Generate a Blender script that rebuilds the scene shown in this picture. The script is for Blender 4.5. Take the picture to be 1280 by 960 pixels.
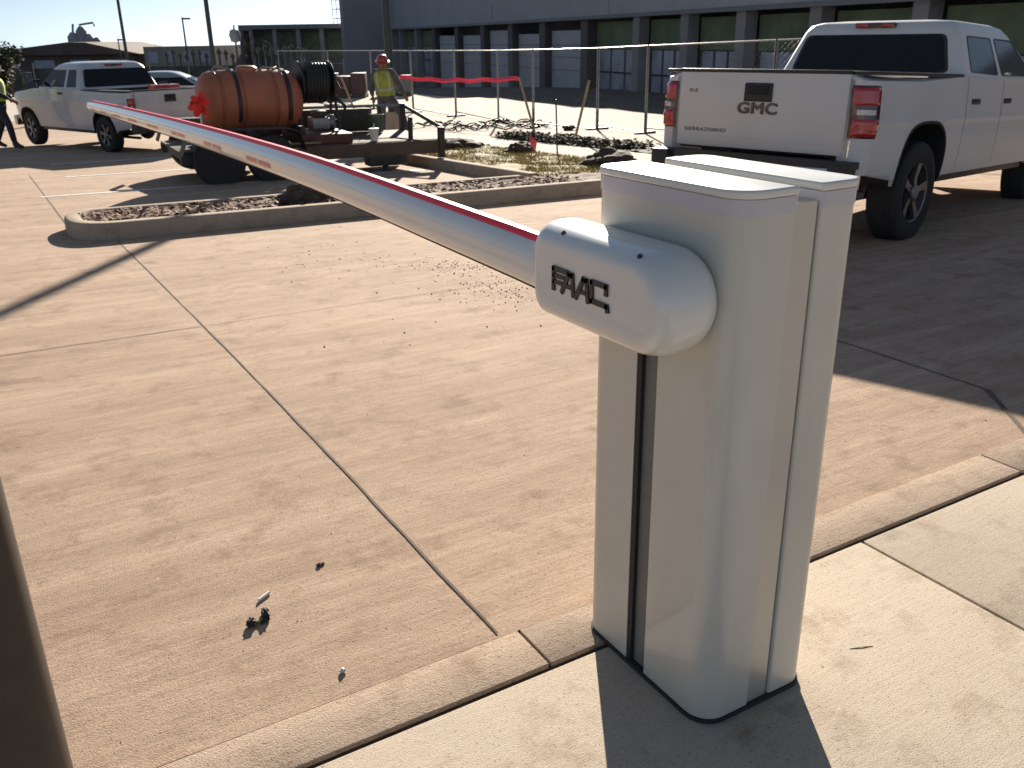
import bpy, bmesh, math, random
from mathutils import Vector, Matrix, noise
random.seed(7)
R = math.radians
PI = math.pi
for o in list(bpy.data.objects): bpy.data.objects.remove(o)
sc = bpy.context.scene
col = sc.collection

# ------------------------------------------------------------------ camera, sky, sun, exposure
cd = bpy.data.cameras.new('camera'); cam = bpy.data.objects.new('camera', cd); col.objects.link(cam)
rt, up, fw = Vector((.86137, -.50774, -.0153)), Vector((.19669, .30561, .93162)), Vector((.46835, .80548, -.36311))
cam.matrix_world = Matrix(((rt.x, up.x, -fw.x, 0), (rt.y, up.y, -fw.y, 0), (rt.z, up.z, -fw.z, 1.5), (0, 0, 0, 1)))
cd.sensor_width = 36; cd.lens = 36 * 1112.97 / 1280; cd.clip_start = .02; cd.clip_end = 3000
cd.dof.use_dof = True; cd.dof.focus_distance = 2.0; cd.dof.aperture_fstop = 13
sc.camera = cam
SUN_AZ, SUN_EL = 31.8, 18.6          # azimuth from +Y towards +X
w = bpy.data.worlds.new('World'); sc.world = w; w.use_nodes = True
nt = w.node_tree; bg = nt.nodes['Background']
sk = nt.nodes.new('ShaderNodeTexSky'); sk.sky_type = 'NISHITA'; sk.sun_disc = False
sk.sun_elevation = R(SUN_EL); sk.sun_rotation = R(SUN_AZ); sk.air_density = 1.0; sk.dust_density = .25; sk.ozone_density = 1.5
tint = nt.nodes.new('ShaderNodeMix'); tint.data_type = 'RGBA'; tint.blend_type = 'MULTIPLY'; tint.inputs[0].default_value = 1
tint.inputs[7].default_value = (.50, .635, .82, 1)
hs_ = nt.nodes.new('ShaderNodeHueSaturation'); hs_.inputs['Saturation'].default_value = .3; nt.links.new(sk.outputs[0], hs_.inputs['Color']); nt.links.new(hs_.outputs[0], tint.inputs[6]); nt.links.new(tint.outputs[2], bg.inputs[0]); bg.inputs[1].default_value = .05
sl = bpy.data.lights.new('sun', 'SUN'); sl.energy = 5.0; sl.angle = R(.53); sl.color = (1, .90, .76)
so = bpy.data.objects.new('sun', sl); col.objects.link(so)
sdir = Vector((math.sin(R(SUN_AZ)) * math.cos(R(SUN_EL)), math.cos(R(SUN_AZ)) * math.cos(R(SUN_EL)), math.sin(R(SUN_EL))))
so.rotation_euler = sdir.to_track_quat('Z', 'Y').to_euler(); so.location = (10, 20, 12)
sc.view_settings.view_transform = 'Standard'; sc.view_settings.look = 'None'
sc.view_settings.exposure = 1.2; sc.view_settings.gamma = 1

# ------------------------------------------------------------------ terrain profile
HX, HY = .50266, .86449              # heading of the slope
def sp(t, w): 
    v = t / w
    return t if v > 30 else w * math.log1p(math.exp(v))
def gz(x, y):
    F = x * HX + y * HY
    return -.037 * (sp(F - 3.5, .6) - sp(F - 25, 1.5)) - .045 * (sp(F - 46, 3) - sp(F - 125, 5))
def hf(F, lat): return (F * HX + lat * HY, F * HY - lat * HX)

# ------------------------------------------------------------------ materials
MATS = {}
def mat(name, c, rough=.6, metal=0., var=.12, scale=8., bump=0., bscale=40., coat=0., spec=.5, trans=0., c2=None, streak=None, emit=None, alpha=None):
    m = bpy.data.materials.new(name); m.use_nodes = True
    n = m.node_tree; b = n.nodes['Principled BSDF']
    b.inputs['Roughness'].default_value = rough; b.inputs['Metallic'].default_value = metal
    b.inputs['Coat Weight'].default_value = coat; b.inputs['Coat Roughness'].default_value = .06
    b.inputs['Specular IOR Level'].default_value = spec; b.inputs['Transmission Weight'].default_value = trans
    tc = n.nodes.new('ShaderNodeTexCoord'); mp = n.nodes.new('ShaderNodeMapping'); n.links.new(tc.outputs['Object'], mp.inputs[0])
    if streak: mp.inputs['Scale'].default_value = streak
    nz = n.nodes.new('ShaderNodeTexNoise'); nz.inputs['Scale'].default_value = scale; nz.inputs['Detail'].default_value = 6; nz.inputs['Roughness'].default_value = .6
    n.links.new(mp.outputs[0], nz.inputs['Vector'])
    cr = n.nodes.new('ShaderNodeValToRGB'); e = cr.color_ramp.elements
    d = c2 if c2 else [x * (1 - var) for x in c[:3]]
    u_ = c if c2 else [min(1, x * (1 + var)) for x in c[:3]]
    e[0].position = .35; e[0].color = (*d[:3], 1); e[1].position = .65; e[1].color = (*u_[:3], 1)
    n.links.new(nz.outputs[0], cr.inputs[0]); n.links.new(cr.outputs[0], b.inputs['Base Color'])
    if rough > .05:
        mr = n.nodes.new('ShaderNodeMapRange'); mr.inputs[3].default_value = max(.02, rough * .85); mr.inputs[4].default_value = min(1, rough * 1.15)
        n.links.new(nz.outputs[0], mr.inputs[0]); n.links.new(mr.outputs[0], b.inputs['Roughness'])
    if bump:
        n2 = n.nodes.new('ShaderNodeTexNoise'); n2.inputs['Scale'].default_value = bscale; n2.inputs['Detail'].default_value = 5
        n.links.new(mp.outputs[0], n2.inputs['Vector'])
        bp = n.nodes.new('ShaderNodeBump'); bp.inputs['Strength'].default_value = bump; bp.inputs['Distance'].default_value = .01
        n.links.new(n2.outputs[0], bp.inputs['Height']); n.links.new(bp.outputs[0], b.inputs['Normal'])
    MATS[name] = m
    return m

def concrete(name, base, dark, light, streakamt=.5, fleck=.5, bump=.25, rough=.92, dirt=.0, tint=None):
    m = bpy.data.materials.new(name); m.use_nodes = True
    n = m.node_tree; L = n.links.new; b = n.nodes['Principled BSDF']; b.inputs['Roughness'].default_value = rough
    b.inputs['Specular IOR Level'].default_value = .2
    tc = n.nodes.new('ShaderNodeTexCoord')
    def nz(scale, sx=1, sy=1, detail=6, rg=.6, rot=0):
        mp = n.nodes.new('ShaderNodeMapping'); mp.inputs['Scale'].default_value = (sx, sy, 1); mp.inputs['Rotation'].default_value = (0, 0, rot)
        L(tc.outputs['Object'], mp.inputs[0])
        q = n.nodes.new('ShaderNodeTexNoise'); q.inputs['Scale'].default_value = scale; q.inputs['Detail'].default_value = detail; q.inputs['Roughness'].default_value = rg
        L(mp.outputs[0], q.inputs['Vector']); return q.outputs[0]
    def ramp(src, p0, c0, p1, c1):
        r = n.nodes.new('ShaderNodeValToRGB'); r.color_ramp.elements[0].position = p0; r.color_ramp.elements[0].color = (*c0, 1)
        r.color_ramp.elements[1].position = p1; r.color_ramp.elements[1].color = (*c1, 1); L(src, r.inputs[0]); return r.outputs[0]
    def mix(kind, fac, a, bb):
        q = n.nodes.new('ShaderNodeMix'); q.data_type = 'RGBA'; q.blend_type = kind
        if isinstance(fac, float): q.inputs[0].default_value = fac
        else: L(fac, q.inputs[0])
        for sock, v in ((q.inputs[6], a), (q.inputs[7], bb)):
            if isinstance(v, tuple): sock.default_value = (*v, 1)
            else: L(v, sock)
        return q.outputs[2]
    c = ramp(nz(.9, .6, 1.2), .3, dark, .7, light)
    c = mix('MIX', .45, c, base)
    st = ramp(nz(3.0, .55, 3.6, 9, .72, .03), .32, (.66, .62, .58), .62, (1.06, 1.05, 1.04))
    c = mix('MULTIPLY', streakamt, c, st)
    st0 = ramp(nz(1.6, .25, 2.2, 7, .66, .03), .35, (.72, .67, .63), .6, (1.05, 1.04, 1.03))
    c = mix('MULTIPLY', streakamt, c, st0)
    st2 = ramp(nz(14, .5, 4.5, 7, .75, .03), .3, (.80, .78, .76), .6, (1.04, 1.04, 1.04))
    c = mix('MULTIPLY', streakamt, c, st2)
    st3 = ramp(nz(7, .22, 11, 5, .7, .03), .34, (.80, .77, .74), .60, (1.05, 1.05, 1.05))
    c = mix('MULTIPLY', streakamt, c, st3)
    oil = ramp(nz(.75, 1, 1.4, 5, .55), .26, (.70, .68, .66), .36, (1, 1, 1))
    c = mix('MULTIPLY', .6, c, oil)
    grit = ramp(nz(420, 1, 1, 2, .6), .34, (.62, .58, .54), .50, (1.04, 1.04, 1.04))
    c = mix('MULTIPLY', fleck, c, grit)
    bl = ramp(nz(5, 1, 1, 8, .7), .28, (.62, .57, .52), .48, (1, 1, 1))
    c = mix('MULTIPLY', fleck, c, bl)
    sp1 = ramp(nz(110, 1, 1, 4, .7), .30, (.42, .38, .34), .43, (1, 1, 1))
    c = mix('MULTIPLY', fleck, c, sp1)
    sp2 = ramp(nz(60, 1, 1, 3, .6), .64, (1, 1, 1), .76, (1.35, 1.33, 1.3))
    c = mix('MULTIPLY', fleck, c, sp2)
    L(c, b.inputs['Base Color'])
    h1 = nz(260, 1, 1, 3); h2 = nz(30, .35, 3.0, 5, .6, .03); h3 = nz(3, 1, 1, 5)
    a1 = n.nodes.new('ShaderNodeMath'); a1.operation = 'MULTIPLY_ADD'; a1.inputs[1].default_value = .5; L(h2, a1.inputs[0]); L(h1, a1.inputs[2])
    a2 = n.nodes.new('ShaderNodeMath'); a2.operation = 'MULTIPLY_ADD'; a2.inputs[1].default_value = 2.5; L(h3, a2.inputs[0]); L(a1.outputs[0], a2.inputs[2])
    bp = n.nodes.new('ShaderNodeBump'); bp.inputs['Strength'].default_value = bump; bp.inputs['Distance'].default_value = .006
    L(a2.outputs[0], bp.inputs['Height']); L(bp.outputs[0], b.inputs['Normal'])
    MATS[name] = m; return m

M_drive = concrete('driveway_concrete', (.525, .39, .292), (.44, .32, .235), (.60, .46, .355), .52, .95, .42)
M_walk = concrete('sidewalk_concrete', (.52, .445, .36), (.445, .378, .302), (.57, .49, .40), .14, .95, .32)
M_strip = concrete('strip_concrete', (.50, .385, .295), (.40, .305, .23), (.57, .45, .355), .15, 1.0, .5)
M_kerb = concrete('kerb_concrete', (.46, .37, .29), (.36, .29, .22), (.52, .43, .35), .25, .8, .4)
M_far = concrete('far_concrete', (.58, .51, .43), (.52, .45, .38), (.62, .56, .48), .3, .3, .2)
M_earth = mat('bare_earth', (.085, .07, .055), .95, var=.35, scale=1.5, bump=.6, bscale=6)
M_joint = mat('joint_filler', (.055, .042, .033), .95, var=.4, scale=30)
M_crackm = mat('crack_dirt', (.10, .07, .05), .95, var=.4, scale=30)
M_mulch = mat('mulch', (.12, .068, .045), .95, var=.6, scale=25, bump=1, bscale=60)
M_chip = mat('mulch_chip', (.22, .11, .07), .9, var=.5, scale=40)
M_soil = mat('dark_soil', (.06, .043, .03), .95, var=.5, scale=12, bump=1, bscale=30)
M_white = mat('cabinet_enamel', (.54, .525, .47), .34, var=.055, scale=5, bump=.05, bscale=120, coat=.4, streak=(1, 1, .22))
M_cap = mat('cap_plastic', (.66, .65, .60), .4, var=.03, scale=6, coat=.2)
M_capskirt = mat('cap_skirt_plastic', (.50, .49, .53), .38, var=.03, scale=6, coat=.2)
M_alu = mat('side_aluminium', (.50, .49, .455), .34, .35, var=.04, scale=3, streak=(1, 1, .1))
M_dark = mat('dark_slot', (.045, .045, .045), .6, var=.2)
M_slot = mat('slot_grey', (.16, .16, .155), .55, var=.1)
M_gasket = mat('gasket', (.03, .028, .025), .8)
M_house = mat('housing_plastic', (.66, .66, .635), .24, var=.02, scale=3, coat=.5)
M_arm = mat('arm_enamel', (.70, .70, .68), .22, var=.03, scale=2, coat=.5)
M_red = mat('red_rubber', (.80, .012, .05), .5, var=.1, scale=20)
M_refl = mat('reflector_red', (.36, .03, .03), .35, var=.15, scale=20, coat=.4)
M_refw = mat('reflector_pale', (.42, .36, .30), .35, var=.15, scale=20, coat=.4)
M_blackr = mat('black_rubber', (.02, .02, .02), .7, var=.2)
M_logo = mat('logo_black', (.018, .018, .02), .35)
M_bolt = mat('bolt_steel', (.22, .22, .22), .4, .8)
M_bronze = mat('bronze_paint', (.05, .036, .027), .5, var=.15, scale=20)
M_tyre = mat('tyre_rubber', (.022, .021, .022), .85, var=.25, scale=30, bump=.4, bscale=60)
M_rim = mat('rim_alloy', (.20, .20, .20), .42, .8, var=.1)
M_liner = mat('liner_black', (.018, .018, .02), .8, var=.2)
M_tpaint = mat('truck_white', (.60, .59, .575), .5, var=.03, scale=2, coat=.12)
M_tpaint2 = mat('old_truck_white', (.50, .50, .51), .36, var=.08, scale=2, coat=.5)
M_glass = mat('dark_glass', (.012, .014, .016), .10, var=.1, spec=.28)
M_trim = mat('black_trim', (.02, .02, .022), .5, var=.15)
M_lamp = mat('lamp_red', (.42, .012, .015), .12, var=.1, scale=12, coat=1)
M_lampd = mat('lamp_bezel', (.05, .008, .008), .2, coat=.8)
M_lampw = mat('lamp_clear', (.55, .50, .46), .12, coat=1)
M_chrome = mat('chrome', (.62, .60, .57), .14, 1., var=.04)
M_plate = mat('plate_white', (.6, .6, .55), .4)
M_letter = mat('emblem_dark', (.045, .025, .025), .3, coat=.5)
M_tank = mat('tank_poly', (.36, .12, .06), .55, var=.18, scale=2, bump=.15, bscale=20)
M_tsteel = mat('trailer_steel', (.03, .028, .027), .6, var=.35, scale=8, bump=.2)
M_tmaroon = mat('trailer_maroon', (.09, .03, .025), .6, var=.3, scale=8)
M_wood = mat('trailer_wood', (.10, .075, .055), .85, var=.4, scale=10, streak=(1, 12, 12))
M_hose = mat('hose_black', (.018, .018, .018), .55, var=.3)
M_skin = mat('skin', (.22, .11, .07), .55, var=.1)
M_hair = mat('hair', (.02, .014, .01), .8)
M_navy = mat('trousers_navy', (.03, .033, .045), .9, var=.3, scale=14, bump=.4, bscale=30)
M_grey = mat('trousers_grey', (.085, .088, .10), .9, var=.3, scale=14, bump=.4, bscale=30)
M_jkt = mat('jacket_dark', (.022, .022, .026), .9, var=.3, scale=14, bump=.4, bscale=30)
M_shirt = mat('shirt_grey', (.10, .10, .11), .9, var=.3, scale=14)
M_vest = mat('vest_lime', (.30, .36, .05), .75, var=.2, scale=10, bump=.3, bscale=25)
M_vest2 = mat('vest_bright_lime', (.50, .66, .08), .75, var=.2, scale=10, bump=.3, bscale=25)
M_tapeR = mat('vest_tape', (.40, .42, .33), .35, var=.1)
M_hat = mat('hat_red', (.35, .03, .025), .35, coat=.4)
M_hat2 = mat('cap_black', (.02, .02, .02), .8)
M_boot = mat('boot_leather', (.07, .045, .03), .7)
M_pole = mat('pole_dark', (.045, .05, .05), .45, .3, var=.1)
M_steel = mat('galv_steel', (.24, .245, .25), .45, .5, var=.15, scale=20)
M_stake = mat('wood_stake', (.36, .27, .16), .85, var=.3, scale=20)
M_pink = mat('pink_tape', (.85, .06, .12), .6, var=.15)
M_flagr = mat('flag_red', (.75, .035, .025), .6, var=.15)
M_pinkf = mat('pink_marker', (.90, .18, .22), .6, var=.15)
M_cup = mat('cup_white', (.75, .72, .66), .5)
M_bgrey = mat('facade_grey', (.30, .31, .34), .8, var=.07, scale=.5, bump=.1, bscale=3)
M_bgrey2 = mat('facade_tower', (.27, .265, .28), .8, var=.07, scale=.5)
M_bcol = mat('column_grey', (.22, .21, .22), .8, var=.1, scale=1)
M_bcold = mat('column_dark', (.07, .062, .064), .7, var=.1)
M_bdoor = mat('door_grey', (.34, .35, .38), .6, var=.1, scale=1)
M_bgreen = mat('panel_green', (.10, .135, .07), .7, var=.25, scale=1)
M_bwin = mat('window_blue', (.26, .29, .37), .25, var=.2, scale=1)
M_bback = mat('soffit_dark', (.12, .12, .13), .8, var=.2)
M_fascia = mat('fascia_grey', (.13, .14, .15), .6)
M_brown = mat('barn_brown', (.11, .075, .06), .85, var=.25, scale=.4)
M_beige = mat('block_beige', (.24, .22, .18), .85, var=.15, scale=.4)
M_tanks = mat('plant_grey', (.25, .26, .27), .7, var=.2, scale=.6)
M_leaf = mat('leaf_dark', (.035, .045, .02), .8, var=.5, scale=3)
M_leafb = mat('bed_leaf', (.09, .085, .045), .85, var=.5, scale=9)
M_bark = mat('bark', (.10, .075, .055), .9, var=.3, scale=10)
M_grass = mat('winter_grass', (.50, .38, .12), .85, c2=(.27, .24, .07), scale=2.2)
M_gsoil = mat('grass_soil', (.26, .20, .075), .95, var=.4, scale=8, bump=.6)
M_silver = mat('car_silver', (.35, .36, .37), .3, .4, coat=.6)
M_paint = mat('stall_paint', (.72, .70, .66), .7, var=.2, scale=18)
M_blackm = mat('post_black', (.03, .03, .03), .6)
M_foil = mat('foil_green', (.22, .28, .06), .4)

# ------------------------------------------------------------------ mesh builder
def tag(o, label=None, cat=None, group=None, kind=None):
    if label: o['label'] = label
    if cat: o['category'] = cat
    if group: o['group'] = group
    if kind: o['kind'] = kind
    return o
def empty(name, loc=(0, 0, 0), rz=0, scale=1, rot=None):
    o = bpy.data.objects.new(name, None); col.objects.link(o); o.location = loc
    o.rotation_euler = rot if rot else (0, 0, rz); o.scale = (scale,) * 3; o.empty_display_size = .1
    return o
def copy_tree(o, parent=None):
    c = o.copy(); col.objects.link(c)
    if parent is not None:
        c.parent = parent; c.matrix_parent_inverse = o.matrix_parent_inverse.copy()
    for ch in list(o.children): copy_tree(ch, c)
    return c
class MB:
    def __init__(s): s.bm = bmesh.new(); s.mi = 0
    def face(s, vs, mi=None):
        try:
            f = s.bm.faces.new(vs); f.material_index = s.mi if mi is None else mi; return f
        except ValueError: return None
    def box(s, x0, x1, y0, y1, z0, z1, bev=0, rot=None, seg=2):
        b2 = bmesh.new(); bmesh.ops.create_cube(b2, size=1)
        for v in b2.verts: v.co = Vector(((x0 + x1) / 2 + v.co.x * (x1 - x0), (y0 + y1) / 2 + v.co.y * (y1 - y0), (z0 + z1) / 2 + v.co.z * (z1 - z0)))
        if bev: bmesh.ops.bevel(b2, geom=b2.edges[:], offset=bev, segments=seg, affect='EDGES', profile=.6)
        if rot is not None:
            for v in b2.verts: v.co = rot @ v.co
        s.add(b2)
    def add(s, b2, mtx=None):
        mp = {}
        for v in b2.verts: mp[v] = s.bm.verts.new(mtx @ v.co if mtx else v.co)
        for f in b2.faces:
            try:
                g = s.bm.faces.new([mp[v] for v in f.verts]); g.material_index = s.mi; g.smooth = f.smooth
            except ValueError: pass
        b2.free()
    def prism(s, pts, z0, z1, bev=0, seg=2, axis='z'):
        """polygon pts extruded; axis z: pts are (x,y); axis x: pts are (y,z) extruded over x; axis y: pts are (x,z)"""
        b2 = bmesh.new()
        def P(a, b, c): return {'z': (a, b, c), 'x': (c, a, b), 'y': (a, c, b)}[axis]
        lo = [b2.verts.new(P(a, b, z0)) for a, b in pts]; hi = [b2.verts.new(P(a, b, z1)) for a, b in pts]
        b2.faces.new(lo[::-1]); b2.faces.new(hi)
        n = len(pts)
        for i in range(n): b2.faces.new((lo[i], lo[(i + 1) % n], hi[(i + 1) % n], hi[i]))
        bmesh.ops.recalc_face_normals(b2, faces=b2.faces[:])
        if bev:
            ed = [e for e in b2.edges if len(e.link_faces) == 2 and any(len(f.verts) == n for f in e.link_faces)] if n != 4 else b2.edges[:]
            bmesh.ops.bevel(b2, geom=ed, offset=bev, segments=seg, affect='EDGES', profile=.6)
        s.add(b2)
    def tube(s, pts, r, n=8, cap=True):
        pts = [Vector(p) for p in pts]; rs = r if isinstance(r, (list, tuple)) else [r] * len(pts)
        rings = []; prev = None
        for i, p in enumerate(pts):
            d = (pts[min(i + 1, len(pts) - 1)] - pts[max(i - 1, 0)])
            if d.length < 1e-9: d = Vector((0, 0, 1))
            d.normalize()
            if prev is None:
                a = Vector((0, 0, 1)) if abs(d.z) < .9 else Vector((1, 0, 0))
                u_ = d.cross(a).normalized()
            else:
                u_ = (prev - d * prev.dot(d)).normalized()
            prev = u_; v_ = d.cross(u_)
            rr = rs[i] if isinstance(rs[i], tuple) else (rs[i], rs[i])
            rings.append([s.bm.verts.new(p + u_ * math.cos(2 * PI * k / n) * rr[0] + v_ * math.sin(2 * PI * k / n) * rr[1]) for k in range(n)])
        s.rings(rings, cap)
    def rings(s, rings, cap=True):
        n = len(rings[0])
        for a, b in zip(rings, rings[1:]):
            for k in range(n): s.face((a[k], a[(k + 1) % n], b[(k + 1) % n], b[k]))
        if cap: s.face(rings[0][::-1]); s.face(rings[-1])
    def loft(s, rings, cap=True): s.rings([[s.bm.verts.new(p) for p in r] for r in rings], cap)
    def lathe(s, prof, c=(0, 0, 0), axis='z', n=24, cap=True):
        def P(r, h, a):
            x, y = r * math.cos(a), r * math.sin(a)
            q = {'z': (x, y, h), 'y': (x, h, y), 'x': (h, x, y)}[axis]
            return Vector(q) + Vector(c)
        s.loft([[P(max(r, 1e-4), h, 2 * PI * k / n) for k in range(n)] for r, h in prof], cap)
    def ball(s, c, r, sub=2, sq=(1, 1, 1)):
        b2 = bmesh.new(); bmesh.ops.create_icosphere(b2, subdivisions=sub, radius=1)
        for v in b2.verts: v.co = Vector((c[0] + v.co.x * r * sq[0], c[1] + v.co.y * r * sq[1], c[2] + v.co.z * r * sq[2]))
        s.add(b2)
    def build(s, name, mats, parent=None, smooth=40, loc=None, keepn=False):
        if not keepn: bmesh.ops.recalc_face_normals(s.bm, faces=s.bm.faces[:])
        me = bpy.data.meshes.new(name); s.bm.to_mesh(me); s.bm.free()
        for m in (mats if isinstance(mats, (list, tuple)) else [mats]): me.materials.append(m)
        if smooth:
            me.polygons.foreach_set('use_smooth', [True] * len(me.polygons))
            me.set_sharp_from_angle(angle=R(smooth))
        o = bpy.data.objects.new(name, me); col.objects.link(o)
        if parent is not None: o.parent = parent
        if loc: o.location = loc
        return o
def text_mesh(txt, name, m, parent, mtx, size, depth, stretch=1.0, bold=.0, space=1.0):
    cu = bpy.data.curves.new(name, 'FONT'); cu.body = txt; cu.size = size; cu.extrude = depth; cu.offset = bold; cu.bevel_depth = .0035 if size > .1 else .0
    cu.align_x = 'CENTER'; cu.align_y = 'CENTER'; cu.space_character = space
    t = bpy.data.objects.new('t', cu); col.objects.link(t)
    me = bpy.data.meshes.new_from_object(t.evaluated_get(bpy.context.evaluated_depsgraph_get()))
    bpy.data.objects.remove(t)
    me.transform(mtx @ Matrix.Diagonal((stretch, 1, 1, 1))); me.materials.clear(); me.materials.append(m)
    o = bpy.data.objects.new(name, me); col.objects.link(o); o.parent = parent
    return o

# ------------------------------------------------------------------ ground, driveway, sidewalk
def terrain_patch(name, x0, x1, y0, y1, dz, m, step=.5, kind='structure', edge=None, label=None):
    mb = MB()
    nx = max(1, int(math.ceil((x1 - x0) / step))); ny = max(1, int(math.ceil((y1 - y0) / step)))
    g = [[mb.bm.verts.new((x0 + (x1 - x0) * i / nx, y0 + (y1 - y0) * j / ny, 0)) for j in range(ny + 1)] for i in range(nx + 1)]
    for r in g:
        for v in r: v.co.z = gz(v.co.x, v.co.y) + dz
    for i in range(nx):
        for j in range(ny): mb.face((g[i][j], g[i + 1][j], g[i + 1][j + 1], g[i][j + 1]))
    o = mb.build(name, m, smooth=60)
    if kind: o['kind'] = kind
    return o
# one sheet to the horizon, laid out along the slope
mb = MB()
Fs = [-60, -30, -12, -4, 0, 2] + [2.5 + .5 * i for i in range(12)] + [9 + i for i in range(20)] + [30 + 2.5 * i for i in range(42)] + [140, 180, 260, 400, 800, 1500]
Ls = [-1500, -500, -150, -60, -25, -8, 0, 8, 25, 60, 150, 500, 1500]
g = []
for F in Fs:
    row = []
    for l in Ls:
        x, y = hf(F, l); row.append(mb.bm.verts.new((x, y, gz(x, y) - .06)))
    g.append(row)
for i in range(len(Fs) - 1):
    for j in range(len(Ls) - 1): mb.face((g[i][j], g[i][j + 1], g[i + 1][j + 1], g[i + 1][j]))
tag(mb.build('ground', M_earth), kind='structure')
terrain_patch('driveway', -14, 18.4, 1.735, 34, 0, M_drive, .5)
# pale paving behind the planted islands, as one sheet 4 mm up
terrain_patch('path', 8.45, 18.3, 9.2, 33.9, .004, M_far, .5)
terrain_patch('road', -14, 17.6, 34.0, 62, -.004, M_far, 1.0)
# kerb strip flush beside the driveway, its cross joints left open
def slab(name, x0, x1, y0, y1, top, m, bev=.006, th=.1):
    mb = MB(); mb.box(x0, x1, y0, y1, top - th, top, bev); return mb
mb = MB()
xs = [-14, -4.0, -2.0, -.48, 1.014, 3.05, 5.1, 7.1, 9.2, 14, 26]
for a, b in zip(xs, xs[1:]): mb.box(a + .004, b - .004, 1.572, 1.731, -.1, .002, .003)
tag(mb.build('kerb_strip', M_strip), kind='structure')
mb = MB()
xs = [-14, -2.4, -.9, 2.17, 3.69, 5.2, 6.7, 14, 26]
ys = [-14, -3, -1.5, 0, 1.552]
for a, b in zip(xs, xs[1:]):
    # second row joint falls outside the frame
    for c, d in zip(ys, ys[1:]):
        mb.box(a + .005, b - .005, c + .005, d - .001, -.1, 0, .005)
tag(mb.build('sidewalk', M_walk), kind='structure')
mb = MB(); mb.box(-14, 26, 1.5, 1.6, -.09, -.012)
for x in (2.17,): mb.box(x - .03, x + .03, -6, 1.49, -.09, -.012)
tag(mb.build('joint_filler', M_joint), kind='structure')
# saw cuts of the driveway: thin, slightly wandering dirt-filled lines
mb = MB()
def sawcut(p, q, w=.010, amp=.004):
    p = Vector(p); q = Vector(q); d = (q - p); n = max(2, int(d.length / .12)); d.normalize(); s_ = Vector((-d.y, d.x))
    pr = None
    for i in range(n + 1):
        c = p.lerp(q, i / n); c = c + s_ * amp * noise.noise(Vector((c.x * 3, c.y * 3, 1)))
        ww = w * (.5 + .28 * noise.noise(Vector((c.x * 9, c.y * 9, 5))))
        a = c + s_ * ww; b = c - s_ * ww
        v = (mb.bm.verts.new((a.x, a.y, gz(a.x, a.y) + .003)), mb.bm.verts.new((b.x, b.y, gz(b.x, b.y) + .003)))
        if pr: mb.face((pr[0], pr[1], v[1], v[0]))
        pr = v
sawcut((.958, 1.75), (.958, 8.72), .0085)
sawcut((-6, 5.245), (.958, 5.245), .009); sawcut((.958, 5.245), (9, 5.245), .006)
sawcut((.655, 10.0), (.66, 12.6), .014); sawcut((.66, 12.6), (.66, 16), .014)
sawcut((3.73, 2.14), (3.39, 1.75), .02); sawcut((3.73, 2.14), (3.9, 5.2), .008)
tag(mb.build('driveway_joints', M_crackm), kind='structure')
# parking stall lines
mb = MB()
def stripe(x0, x1, y0, y1, w=.10):
    n = 10; pr = None
    for i in range(n + 1):
        x = x0 + (x1 - x0) * i / n; y = y0 + (y1 - y0) * i / n
        v = (mb.bm.verts.new((x, y - w / 2, gz(x, y - w / 2) + .0045)), mb.bm.verts.new((x, y + w / 2, gz(x, y + w / 2) + .0045)))
        if pr: mb.face((pr[0], pr[1], v[1], v[0]))
        pr = v
stripe(.6, 5.9, 12.75, 12.75); stripe(1.1, 5.9, 15.3, 15.3); stripe(1.1, 5.9, 17.9, 17.9)
tag(mb.build('stall_lines', M_paint), kind='structure')

# ------------------------------------------------------------------ kerbed island
KY0, KY1, KX0, KX1 = 8.78, 10.02, .60, 6.15
def kerb_path(mb, pts, w=.15, hgt=.15, closed=False):
    """kerb along pts, outer face on the left side of travel; tops rounded"""
    P_ = [Vector(p) for p in pts]; n = len(P_); rings = []
    for i, p in enumerate(P_):
        a = P_[i - 1] if (i or closed) else p; b = P_[(i + 1) % n] if (i < n - 1 or closed) else p
        d = (b - a).normalized(); s_ = Vector((-d.y, d.x)) * -1      # inward
        z = gz(p.x, p.y)
        o_ = lambda t, h_: Vector((p.x + s_.x * t, p.y + s_.y * t, z + h_))
        rings.append([o_(0, -.1), o_(.004, hgt - .03), o_(.012, hgt - .010), o_(.03, hgt), o_(w - .015, hgt), o_(w, hgt - .012), o_(w, -.1)])
    if closed: rings.append(rings[0])
    mb.loft(rings, not closed)
def subdiv(pts, st=.5):
    out = []
    for a, b in zip(pts, pts[1:]):
        a = Vector(a); b = Vector(b); k = max(1, int((b - a).length / st))
        out += [tuple(a.lerp(b, i / k)) for i in range(k)]
    return out + [tuple(pts[-1])]
mb = MB()
nose = []
cy = (KY0 + KY1) / 2; rr = (KY1 - KY0) / 2
for i in range(17):
    a = -PI / 2 - PI * i / 16
    ex = 2.6
    nose.append((KX0 + .42 - (.42) * abs(math.cos(a)) ** (2 / ex), cy + rr * math.copysign(abs(math.sin(a)) ** (2 / ex), math.sin(a))))
front = subdiv([(13.5, KY0), (KX0 + .42, KY0)])
rear = subdiv([(KX0 + .42, KY1), (5.95, KY1)])
loop = front[:-1] + nose + rear[1:]
kerb_path(mb, loop)
tag(mb.build('island_kerb', M_kerb, smooth=50), kind='structure')
mb = MB()
kerb_path(mb, subdiv([(6.13, 10.03), (6.15, 14.5), (6.5, 16.6)]))
tag(mb.build('grass_kerb', M_kerb, smooth=50), kind='structure')
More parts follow.
